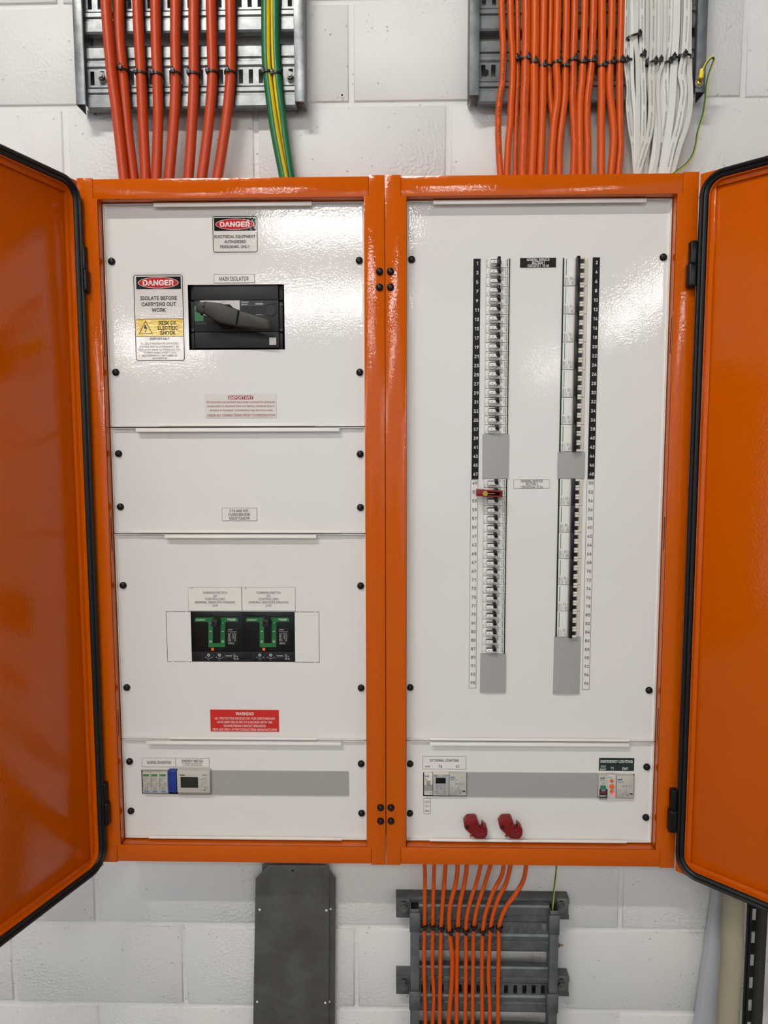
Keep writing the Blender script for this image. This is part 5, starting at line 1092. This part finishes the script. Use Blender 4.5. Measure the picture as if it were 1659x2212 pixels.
for (u0, u1, v0, v1, lb) in ((885, 907.7, 1972.6, 2014, 'upper clip on the left rail of lower tray'), (884, 907.5, 2143, 2183, 'lower clip on the left rail of lower tray'),
                             (1186, 1209, 1978.5, 2020.6, 'upper clip on the right rail of lower tray'), (1181.5, 1206, 2148.8, 2188.5, 'lower clip on the right rail of lower tray')):
    X0, X1, Q0, Q1 = rect(u0, v0, u1, v1, YR - .018); mb = MB(); mb.box(X0, X1, YR - .018, YR - .0145, Q0, Q1, 'galv_dull', .0012); mb.box(X0, X0 + .002, YR - .018, .09, Q0, Q1, 'galv_dull', .0006); mb.box(X1 - .002, X1, YR - .018, .09, Q0, Q1, 'galv_dull', .0006)
    o = mb.build('tray_clip'); tag(o, lb, 'clip', 'clips on lower tray rails')
mb = MB(); p = at(1209, 2042, .09); mb.cyl((p.x - .004, .09, p.z), (1, 0, 0), .0042, .004, 'bolt', 6); mb.cyl((p.x, .09, p.z), (1, 0, 0), .002, .008, 'brass', 10); mb.build('side_bolt', tB)

# ================================================================== cables
def K(pts, Y, off=(0, 0, 1)):
    out = []
    for q in pts:
        y = Y if len(q) < 3 else q[2]; out.append(at(off[0] + q[0] / off[2], off[1] + q[1] / off[2], y))
    return out
def cable(name, label, pts, r, m, group, n=14, mids=None, cat='cable', prof=None, extra=None):
    path = spline(pts, 6); mb = MB()
    if prof: mb.sweep(path, prof, m)
    else: mb.tube(path, r, m, n, mids=mids)
    if extra: extra(mb, path)
    return tag(mb.build(name, smooth=1.2), label, cat, group)
def along(mb, path, t, s0, h, r, m, bold=0, kx=.8):
    """print text up a cable: path runs top to bottom; s0 = distance of text start from the lower end"""
    vs, fs, wd = text_mesh(t, bold); P = path[::-1]; L = [0]
    for i in range(1, len(P)): L.append(L[-1] + (P[i] - P[i - 1]).length)
    k = h / CAPH; out = []
    for (a, b) in vs:
        s = min(s0 + a * k * kx, L[-1] - 1e-4); i = max(j for j in range(len(L)) if L[j] <= s); i = min(i, len(P) - 2)
        f = (s - L[i]) / (L[i + 1] - L[i]); c = P[i].lerp(P[i + 1], f); tg = (P[i + 1] - P[i]).normalized(); fr = Vector((0, -1, 0)); fr = (fr - tg * fr.dot(tg)).normalized(); side = fr.cross(tg)
        if side.x > 0: side = -side
        ph = (b * k - h / 2) / r; out.append(c + (side * math.sin(ph) + fr * math.cos(ph)) * (r * 1.012))
    mb.add(out, fs, m)
    return s0 + wd * k * kx
ordn = ['leftmost', 'second', 'third', 'fourth', 'fifth', 'sixth', 'seventh', 'eighth', 'ninth', 'tenth', 'eleventh', 'twelfth', 'thirteenth', 'fourteenth', 'rightmost']
O1 = (140, 0, 2.963)
big = [[(225, -900), (262, 0), (300, 470), (330, 700), (378, 1135), (382, 1170)], [(345, -900), (345, 0), (352, 250), (372, 470), (400, 800), (440, 1135), (443, 1170)], [(455, -900), (465, 0), (478, 300), (488, 470), (500, 760), (517, 1135), (518, 1170)],
       [(575, -900), (580, 0), (585, 300), (592, 500), (598, 760), (585, 1135), (583, 1170)], [(708, -900), (708, 0), (708, 300), (710, 480), (700, 760), (668, 1135), (665, 1170)], [(825, -900), (825, 0), (825, 300), (826, 500), (815, 800), (792, 1135), (790, 1170)],
       [(933, -900), (936, 0), (942, 300), (945, 480), (925, 760), (878, 1135), (873, 1170)], [(1062, -900), (1060, 0), (1062, 300), (1060, 500), (1035, 760), (978, 1135), (972, 1170)]]
for i, c in enumerate(big):
    yy = .060 if i == 0 else .073
    cable('power_cable', ('leftmost thick deep orange cable on left tray, crossing its neighbour' if i == 0 else '%s thick deep orange cable from the left on left tray' % ordn[i]) if i < 7 else 'rightmost thick deep orange cable on left tray, nearest the green ones',
          K(c, yy - .001 * (i == 0), O1), .0103, 'cab_red', 'thick deep orange cables on left tray', 18)
def gy(s):   # green with a yellow stripe on one side, facing front
    n = 16; out = []
    for j in range(n):
        a = 2 * PI * (j + .5) / n; x, y = math.cos(a), math.sin(a)      # a sideways, b towards ref (+y = away from viewer)
        out.append('cab_ye' if (y < -.15 and s * x > .25) else 'cab_gr')
    return out
cable('earth_cable', 'left of the two thick green and yellow earth cables on left tray', K([(1283, -900), (1285, 0), (1290, 400), (1310, 600), (1345, 850), (1400, 1135), (1406, 1170)], .073, O1), .0090, 'cab_gr', 'thick green and yellow earth cables', 16, gy(1))
cable('earth_cable', 'right of the two thick green and yellow earth cables on left tray', K([(1343, -900), (1345, 0), (1352, 400), (1371, 600, .073), (1403, 850, .086), (1445, 1135, .088), (1450, 1170, .088)], .073, O1), .0090, 'cab_gr', 'thick green and yellow earth cables', 16, gy(-1))

def tie(label, u, v, wu, Y, tilt=0.0, hu=0.0, group='cable ties', deep=None, sw=.0042):
    """strap loop of width wu px round a cable at depth Y, head at hu px from the centre"""
    c = at(u, v, Y); k = at(u + 1, v, Y).x - c.x; a = wu * k / 2 + .0012; b = (deep if deep else a) 
    n = 26; pts = []
    for i in range(n):
        f = 2 * PI * i / n; x = a * math.cos(f); y = b * math.sin(f); pts.append(Vector((c.x + x, Y + y, c.z + tilt * x)))
    mb = MB(); th = .0011; base = len(mb.v); vs = []
    for i, p in enumerate(pts):
        f = 2 * PI * i / n; nx, ny = math.cos(f), math.sin(f)
        for (d, h) in ((0, -sw / 2), (th, -sw / 2), (th, sw / 2), (0, sw / 2)): vs.append((p.x + nx * d, p.y + ny * d, p.z + h))
    fs = [(4 * i + j, 4 * i + (j + 1) % 4, 4 * ((i + 1) % n) + (j + 1) % 4, 4 * ((i + 1) % n) + j) for i in range(n) for j in range(4)]
    mb.add(vs, fs, 'tie')
    hx = hu * k; fy = Y - b * math.sqrt(max(0.05, 1 - min(.95, (hx / a)) ** 2))
    hm = MB(); hm.box(c.x + hx - .0038, c.x + hx + .0038, fy - .0050, fy + .001, c.z + tilt * hx - .0042, c.z + tilt * hx + .0046, 'tie', .001)
    hm.cyl((c.x + hx, fy - .002, c.z + tilt * hx + .003), (0, -.5, 1), .0016, .005, 'tie', 8)
    t = thing('cable_tie', label, 'cable tie', (c.x, Y, c.z - .003), group); mb.build('strap', t); hm.build('head', t)
tl = [(372, 455, 0), (488, 475, -8), (592, 482, -8), (710, 475, -2), (826, 480, -8), (945, 470, -8), (1060, 470, -3)]
for i, (x, y, h) in enumerate(tl): tie('black cable tie round the %s thick deep orange cable on left tray' % ordn[i + 1], 140 + x / 2.963, y / 2.963, 22, .073, -.12, h, 'cable ties on left tray')
tie('black cable tie round the left thick earth cable', 140 + 1297 / 2.963, 468 / 2.963, 20, .073, 0, -8, 'cable ties on left tray'); tie('black cable tie round the right thick earth cable', 140 + 1355 / 2.963, 478 / 2.963, 20, .073, 0, -8, 'cable ties on left tray')

# right tray orange cables: (upper crop points), (lower crop points), diameter px, depth
OA = (1060, 0, 5.53)
def two(a, b): return [(x, y) for x, y in a] + [(x, y + 190 * 5.53) for x, y in b]
org = [([(130, -1600), (130, 0), (135, 250), (148, 550), (145, 800), (130, 1040)], [(110, 100), (95, 250), (90, 500), (95, 700), (115, 1040), (120, 1110)], 13, .069),
       ([(235, -1600), (235, 0), (245, 400), (262, 700), (258, 1000)], [(245, 150), (235, 400), (210, 650), (190, 1040), (185, 1110)], 14, .074),
       ([(318, -1600), (320, 0), (322, 300), (322, 700), (320, 1000)], [(312, 100), (300, 500), (290, 1040), (288, 1110)], 10, .080),
       ([(425, -1600), (425, 0), (425, 500), (418, 700), (414, 1000)], [(405, 100), (395, 500), (378, 1040), (376, 1110)], 18, .072),
       ([(530, -1600), (530, 0), (528, 500), (520, 760), (520, 1000)], [(520, 100), (512, 500), (490, 1040), (488, 1110)], 18.2, .072),
       ([(635, -1600), (635, 0), (628, 500), (625, 800), (625, 1000)], [(622, 100), (612, 500), (590, 1040), (588, 1110)], 16, .073),
       ([(722, -1600), (720, 0), (712, 500), (703, 800), (706, 1000)], [(712, 100), (735, 330), (742, 560), (725, 800), (705, 1110)], 12, .079),
       ([(800, -1600), (800, 0), (790, 500), (785, 780), (798, 1000)], [(795, 150), (760, 400), (735, 700), (718, 1040), (716, 1110)], 15.5, .066),
       ([(908, -1600), (905, 0), (900, 400), (890, 780), (890, 1000)], [(883, 120), (850, 400), (818, 700), (815, 1040), (815, 1110)], 15, .072),
       ([(1006, -1600), (1005, 0), (998, 400), (985, 740), (985, 1000)], [(978, 100), (990, 400), (1000, 700), (988, 1040), (985, 1110)], 14.8, .074),
       ([(1127, -1600), (1125, 0), (1115, 400), (1100, 760), (1087, 1000)], [(1072, 100), (1062, 400), (1065, 700), (1070, 1040), (1070, 1110)], 15, .072),
       ([(1232, -1600), (1230, 0), (1220, 400), (1205, 740), (1178, 1000)], [(1158, 120), (1150, 400), (1160, 700), (1155, 1040), (1153, 1110)], 15, .073),
       ([(1330, -1600), (1330, 0), (1330, 500), (1325, 800), (1325, 1000)], [(1325, 100), (1320, 500), (1318, 1040), (1317, 1110)], 16, .072),
       ([(1452, -1600), (1450, 0), (1440, 500), (1425, 780), (1420, 1000)], [(1428, 110), (1452, 330), (1470, 600), (1435, 1040), (1428, 1110)], 15.2, .071),
       ([(1562, -1600), (1560, 0), (1550, 500), (1540, 760), (1540, 1000)], [(1540, 100), (1545, 500), (1550, 700), (1520, 1040), (1515, 1110)], 14.8, .076)]
for i, (a, b, dpx, y) in enumerate(org):
    r = dpx / 2 * (1.4 + y) / FPX; ex = None
    if i == 0:
        def ex(mb, path, r=r):
            s = .050
            for w_, gap in (('0928M', .006), ('>', .004), (')', .004), ('(', .004), ('0928M', .012), ('28/2023', .010), ('ECO CABLE', .012), ('MADE IN AUSTRALIA', 0)): s = along(mb, path, w_, s, .0050, r, 'ink', 1, .72) + gap
    elif i in (2, 3, 9, 11, 14):
        def ex(mb, path, r=r, i=i):
            s = .02
            while s < .36: s = along(mb, path, ('0.6/1kV X-90 4C+E 16mm2 CU', 'AS/NZS 5000.1 ELECTRIC CABLE')[i % 2], s, .0028, r, 'ink' if i == 2 else 'ink_red', 0, .8) + .01
    cable('power_cable', ('leftmost orange cable on right tray, printed ECO CABLE' if i == 0 else 'rightmost orange cable on right tray, next to the white cables' if i == 14 else '%s orange cable from the left on right tray' % ordn[i]), K(two(a, b), y, OA), r, 'cab_or', 'orange cables on right tray', 16, extra=ex)
for (x, y, wu, h, td, dep, lb) in ((322, 722, 11, -2, 0, .080, 'third'), (420, 712, 19, 5, .1, .072, 'fourth'), (522, 755, 19, 1, .1, .072, 'fifth'), (655, 800, 29, -3, -.05, .074, 'sixth and seventh'), (787, 755, 17, 6, .1, .066, 'eighth'), (888, 800, 16, 4, .12, .072, 'ninth'),
                                   (985, 725, 16, 4, .15, .074, 'tenth'), (1098, 755, 16, 2, 0, .072, 'eleventh'), (1205, 742, 16, 3, .05, .073, 'twelfth'), (1325, 798, 17, 5, .12, .072, 'thirteenth'), (1428, 762, 16, 4, .12, .071, 'fourteenth'), (1542, 745, 16, 3, .12, .076, 'fifteenth')):
    tie('black cable tie round the %s orange cable from the left on right tray' % lb, 1060 + x / 5.53, y / 5.53, wu, dep, td, h, 'cable ties on right tray', deep=.0085)

# white flat cables
OW = (1330, 0, 8.295)
def two2(a, b): return [(x, y) for x, y in a] + [(x, y + 180 * 8.295) for x, y in b]
def flat(w_):   # lobed flat twin / three core section
    n = max(2, round(w_ / .0042)); h = .0024; out = []; 
    for i in range(n):
        c = -w_ / 2 + w_ * (i + .5) / n; rr_ = w_ / n / 2
        for a in (150, 90, 30): out.append((c + rr_ * math.cos(math.radians(a)), h * .55 + h * .45 * math.sin(math.radians(a))))
    bot = [(-x, -y) for x, y in out]
    return out + bot
wht = [([(195, -2400), (190, 0), (180, 600), (170, 1100), (190, 1300)], [(225, 100), (212, 400), (250, 800), (310, 1150), (335, 1590), (338, 1650)], 60, .074),
       ([(240, -2400), (240, 0), (236, 500), (232, 720), (218, 1150), (228, 1350)], [(238, 50), (252, 400), (290, 800), (318, 1200), (345, 1590), (350, 1650)], 60, .079),
       ([(290, -2400), (290, 0), (290, 600), (285, 800), (290, 1200)], [(300, 50), (338, 500), (352, 900), (345, 1300), (355, 1590), (356, 1650)], 62, .071),
       ([(372, -2400), (370, 0), (365, 500), (350, 700), (385, 1000), (395, 1300)], [(398, 50), (398, 600), (392, 1200), (380, 1590), (378, 1650)], 80, .069),
       ([(465, -2400), (465, 0), (465, 600), (470, 1000), (484, 1350)], [(495, 50), (500, 500), (490, 900), (462, 1300), (440, 1590), (435, 1650)], 95, .073),
       ([(566, -2400), (565, 0), (560, 700), (550, 1100), (550, 1350)], [(600, 100), (620, 500), (600, 900), (560, 1300), (535, 1590), (530, 1650)], 75, .080),
       ([(670, -2400), (670, 0), (665, 700), (650, 1100), (630, 1350)], [(640, 50), (640, 500), (600, 900), (500, 1250), (395, 1590), (375, 1650)], 108, .064),
       ([(745, -2400), (742, 0), (738, 700), (730, 1100), (705, 1350)], [(700, 50), (722, 500), (720, 900), (688, 1250), (630, 1590), (622, 1650)], 95, .072),
       ([(800, -2400), (798, 0), (790, 700), (778, 1100), (790, 1350)], [(800, 120), (840, 480), (815, 900), (780, 1250), (720, 1590), (712, 1650)], 100, .076),
       ([(885, -2400), (885, 0), (880, 600), (850, 1100), (770, 1350)], [(750, 150), (775, 600), (780, 950), (745, 1300), (695, 1590), (688, 1650)], 60, .068),
       ([(960, -2400), (960, 0), (945, 700), (900, 1150), (890, 1350)], [(890, 50), (902, 300), (878, 700), (810, 1100), (740, 1590), (730, 1650)], 112, .074),
       ([(1098, -2400), (1095, 0), (1080, 600), (1050, 1060), (1030, 1350)], [(1020, 50), (992, 500), (940, 900), (885, 1200), (822, 1590), (810, 1650)], 120, .069),
       ([(1205, -2400), (1205, 0), (1190, 600), (1150, 1100), (1125, 1350)], [(1110, 80), (1085, 400), (1010, 900), (930, 1250), (870, 1590), (860, 1650)], 70, .077),
       ([(1272, -2400), (1270, 0), (1260, 500), (1222, 1000), (1170, 1350)], [(1215, 100), (1190, 350), (1110, 800), (1010, 1150), (912, 1590), (900, 1650)], 110, .066),
       ([(1300, -2400), (1298, 0), (1300, 500), (1285, 1000), (1250, 1350)], [(1255, 100), (1240, 420), (1180, 900), (1080, 1200), (965, 1590), (950, 1650)], 75, .075),
       ([(1318, -2400), (1315, 0), (1310, 500), (1310, 1000), (1320, 1350)], [(1335, 120), (1330, 400), (1268, 750), (1150, 1100), (1010, 1590), (990, 1650)], 90, .071)]
pos = ['leftmost, bowing outwards', 'behind the leftmost', 'third from left', 'fourth from left', 'fifth from left, wide', 'sixth from left, behind the wide front one', 'crossing in front towards lower left',
       'narrow, just right of the front crossing one', 'bowing right in the middle of the bundle', 'thin, slanting left below the ties', 'eleventh from left', 'broad and straight, twelfth from left', 'half hidden, thirteenth from left',
       'printed, in front and slanting to lower left', 'behind the printed one', 'rightmost, bowing outwards']
for i, (a, b, wpx, y) in enumerate(wht):
    w_ = wpx / 8.295 * (1.4 + y) / FPX; ex = None
    if i in (0, 4, 6, 10, 13):
        def ex(mb, path, w_=w_):
            s = .015
            while s < .34: s = along(mb, path, 'AS/NZS 5000.2 ELECTRIC CABLE', s, .0024, .0030, 'ink_soft', 0, .9) + .012
    cable('flat_cable', 'white flat cable on right tray, ' + pos[i], K(two2(a, b), y, OW), 0, 'cab_wh' if i % 3 else 'cab_wh2', 'white flat cables on right tray', prof=flat(w_), extra=ex)
for (u0, u1, v, h, td, dep, lb) in ((1355, 1382, 80, 11, .25, .070, 'highest of the black ties on the white cables'), (1384, 1393, 121, 0, 0, .073, 'small black tie head on the fifth white cable'), (1348, 1364, 133, -4, .2, .074, 'black tie round the leftmost white cables'),
                                    (1391, 1402, 138, 1, 0, .078, 'black tie behind the crossing white cable'), (1396, 1419, 137, 6, .22, .064, 'wide black tie round the front crossing white cable'), (1417, 1430, 134, 1, 0, .074, 'black tie in the middle of the white cables'),
                                    (1428, 1450, 138, 7, .22, .073, 'black tie left of the broad straight white cable'), (1447, 1467, 128, -4, -.05, .069, 'black tie round the broad straight white cable'), (1467, 1491, 122, -2, -.05, .066, 'rightmost black tie on the white cables')):
    tie(lb, (u0 + u1) / 2, v, u1 - u0, dep, td, h, 'cable ties on the white cables', deep=.0075)

# thin earth wire with lug at the right tray
OG = (1459, 0, 5.53)
gp_ = [(325, 850, .060), (345, 800, .058), (400, 712, .052), (445, 685, .050), (462, 705, .052), (440, 775, .055), (397, 900, .060), (370, 1050, .064), (358, 1200, .068), (328, 1380, .074), (270, 1570, .08), (240, 1750, .082), (205, 1855, .08), (135, 1955, .076), (20, 2045, .07), (-20, 2075, .068)]
def thin(s): return ['cab_ye' if s * math.cos(2 * PI * (j + .5) / 12) > -.1 else 'cab_gr' for j in range(12)]
cable('earth_wire', 'thin green and yellow earth wire looping from right tray to cabinet top', K(gp_, .06, OG), .0023, 'cab_gr', None, 12, thin(1), cat='wire')
p = at(1511.5, 178, .066); t = thing('cable_lug', 'yellow crimped ring lug bolted to the right tray rail', 'cable lug', (p.x, .066, p.z))
mb = MB(); q = at(1516, 159, .062); mb.cyl((q.x - .0015, .0625, q.z - .009), (.12, 0, 1), .0046, .017, 'lug', 16); mb.build('crimp_sleeve', t)
mb = MB(); mb.ring((p.x, .0700, p.z), (0, -1, 0), .0025, .0088, .0015, 'steel', 28); mb.ring((p.x, .0685, p.z), (0, -1, 0), .0025, .0062, .0015, 'steel', 28); mb.box(p.x - .001, p.x + .004, .0670, .0685, p.z + .004, p.z + .010, 'steel'); mb.build('ring_washer', t)
mb = MB(); mb.cyl((p.x, .0675, p.z), (0, -1, 0), .0050, .003, 'brass', 20, dome=1); mb.cyl((p.x, .0646, p.z), (0, -1, 0), .0016, .0006, 'void', 6); mb.build('screw', t)

# bottom cables
bot = [([(917, 1862), (918, 1900), (917, 1999), (916, 2080), (919, 2212), (919, 2800)], 8.6), ([(938, 1862), (937, 1900), (935, 1999), (934, 2080), (937, 2160), (934, 2212), (933, 2800)], 8.6), ([(963, 1862), (960, 1900), (954, 1985), (953, 2000), (951.4, 2080), (950, 2212), (950, 2800)], 9.4),
       ([(989, 1862), (986, 1900), (972, 1960), (970, 1990), (972, 2020), (977, 2070), (976, 2120), (972, 2170), (969, 2212), (966, 2800)], 10), ([(1009, 1862), (1005, 1900), (993, 1955), (989, 2000), (987.4, 2060), (986, 2212), (986, 2800)], 9.8),
       ([(1040, 1862), (1031, 1900), (1015, 1950), (1008, 1985), (1006.4, 2010), (1006.4, 2080), (1005, 2212), (1005, 2800)], 9), ([(1062, 1862), (1047, 1910), (1031, 1960), (1024, 2000), (1022, 2080), (1021, 2212), (1021, 2800)], 9),
       ([(1089, 1862), (1084, 1890), (1066, 1925), (1049.5, 1971), (1043, 2010), (1041, 2100), (1041.6, 2212), (1042, 2800)], 9.2), ([(1105, 1862), (1093, 1908), (1077, 1940), (1066, 1972), (1060, 2003), (1056.7, 2060), (1055, 2110), (1057.5, 2160), (1058, 2212), (1058, 2800)], 9.2),
       ([(1138, 1862), (1131, 1900), (1116, 1928), (1093, 1960), (1082, 1985), (1078, 2005), (1077.4, 2060), (1075.8, 2130), (1075.8, 2212), (1075, 2800)], 9.4)]
tv = [2000, 2000, 2003, 2011, 2003, 2010, 2001, 2011, 2003, 2003]
for i, (c, dpx) in enumerate(bot):
    y = .060 if i in (3, 7) else .063; r = dpx / 2 * (1.4 + y + .03) / FPX; pts = K([(u, v) for u, v in c], y)
    pts[0].y += .0; ex = None
    if i in (3, 7):
        def ex(mb, path, r=r):
            s = .05
            while s < .40: s = along(mb, path, 'AS/NZS 5000.1 ELECTRIC CABLE', s, .0028, r, 'ink_red', 0, .8) + .02
    lbl = 'leftmost orange cable leaving the bottom of right cabinet' if i == 0 else ('rightmost orange cable leaving the bottom of right cabinet' if i == 9 else '%s orange cable from the left below right cabinet' % ordn[i])
    cable('power_cable', lbl, pts, r, 'cab_or', 'orange cables below right cabinet', 14, extra=ex)
    u = min(zip(c, c[1:]), key=lambda s: 0 if s[0][1] <= tv[i] <= s[1][1] else 1); f = (tv[i] - u[0][1]) / (u[1][1] - u[0][1]); uu = u[0][0] + (u[1][0] - u[0][0]) * f
    tie('black cable tie round the %s orange cable below right cabinet' % ('leftmost' if i == 0 else ordn[i] if i < 9 else 'rightmost'), uu, tv[i], dpx + 1.5, y, 0, (0, 0, 1, 2.5, 0, 0, -2, 0, 2, 2)[i], 'cable ties on lower tray')
cable('earth_wire', 'thin green and yellow earth wire hanging below right cabinet', K([(1203, 1864), (1202, 1880), (1199, 1905), (1195, 1940), (1193, 1963, .066), (1191, 1990, .075)], .066), .0021, 'cab_gr', None, 12, thin(1), cat='wire')

# ================================================================== steel cover plates
def coverplate(label, pts, Y, holes):
    mb = MB(); mb.ppoly(pts, Y, Y + .002, 'plate', .0004)
    for (u, v, r, m) in holes: p = at(u, v, Y); mb.cyl((p.x, Y + .0005, p.z), (0, -1, 0), r, .0008, m, 16)
    for (u, v, w_) in (): pass
    return tag(mb.build('cover_plate'), label, 'metal plate')
coverplate('rear dark steel cover plate, peeking out to the right behind the front one', [(566, 1869), (568, 1867), (700, 1869), (713, 1882), (725, 1897), (721, 2560), (560, 2560)], .104, [(714, 1963.5, .0026, 'paint'), (711.5, 2164, .0026, 'paint')])
coverplate('front dark steel cover plate with cut corner standing below left cabinet', [(580.5, 1868.5), (709, 1870), (711.5, 1873), (708, 2560), (541, 2560), (552, 1898)], .097,
           [(561, 1965, .0026, 'paint'), (705, 1966.5, .0026, 'paint'), (555.5, 2164, .0026, 'paint'), (702.5, 2166, .0026, 'paint'), (632.3, 1880.5, .0028, 'void')])

# ================================================================== things at the right edge
mb = MB(); pts = [(1560, 1900), (1562, 1900), (1640, 1900), (1640, 2420), (1478, 2420)]
mb.ppoly([(1552, 1905), (1600, 1905), (1600, 2420), (1481, 2420)], .085, .110, 'board', .004)
tag(mb.build('leaning_board'), 'smooth grey board with slanting edge leaning on wall beside the pipe', 'board')
mb = MB(); a = at(1589, 1850, .02); b = at(1583.5, 2212, .02); xm = (a.x + b.x) / 2; rp = (1611 - 1565) / 2 * 1.46 / FPX
path = [Vector((xm + .0015 * math.sin(k * 1.3), .03, 0.32 - k * .05)) for k in range(23)]
mb.tube(path, rp, 'pipe', 28); tag(mb.build('lagged_pipe', smooth=1.2), 'beige cloth-wrapped vertical pipe at the lower right', 'pipe')
mb = MB(); Ys = .06; x0 = (at(1619, 1960, Ys).x + at(1607, 2212, Ys).x) / 2; x1 = x0 + .030; z1 = .30
sw_ = .0135; xa = (x0 + x1) / 2 - sw_ / 2 - .001; xb = xa + sw_
mb.box(x0, xa, Ys, Ys + .002, FLOOR, z1, 'dark_steel', .0005); mb.box(xb, x1, Ys, Ys + .002, FLOOR, z1, 'dark_steel', .0005); mb.box(x0, x0 + .002, Ys, .07, FLOOR, z1, 'dark_steel'); mb.box(x1 - .002, x1, Ys, .07, FLOOR, z1, 'dark_steel')
p0 = at(1631, 1976, Ys).z; pit = (at(1631, 1976, Ys).z - at(1625, 2172, Ys).z) / 4; k = -6
while p0 - pit * k > FLOOR:
    zc = p0 - pit * k; mb.box(xa, xb, Ys, Ys + .002, zc - pit + .0135, zc - .0135, 'dark_steel'); k += 1
tag(mb.build('slotted_channel'), 'dark slotted steel channel standing right of the lagged pipe', 'channel')
mb = MB(); xq = at(1650, 2080, .03).x; mb.box(xq - .012, xq + .003, .028, .05, FLOOR, .30, 'dark_steel', .002); tag(mb.build('steel_post'), 'thin dark upright steel post at the right edge of the photo', 'post')
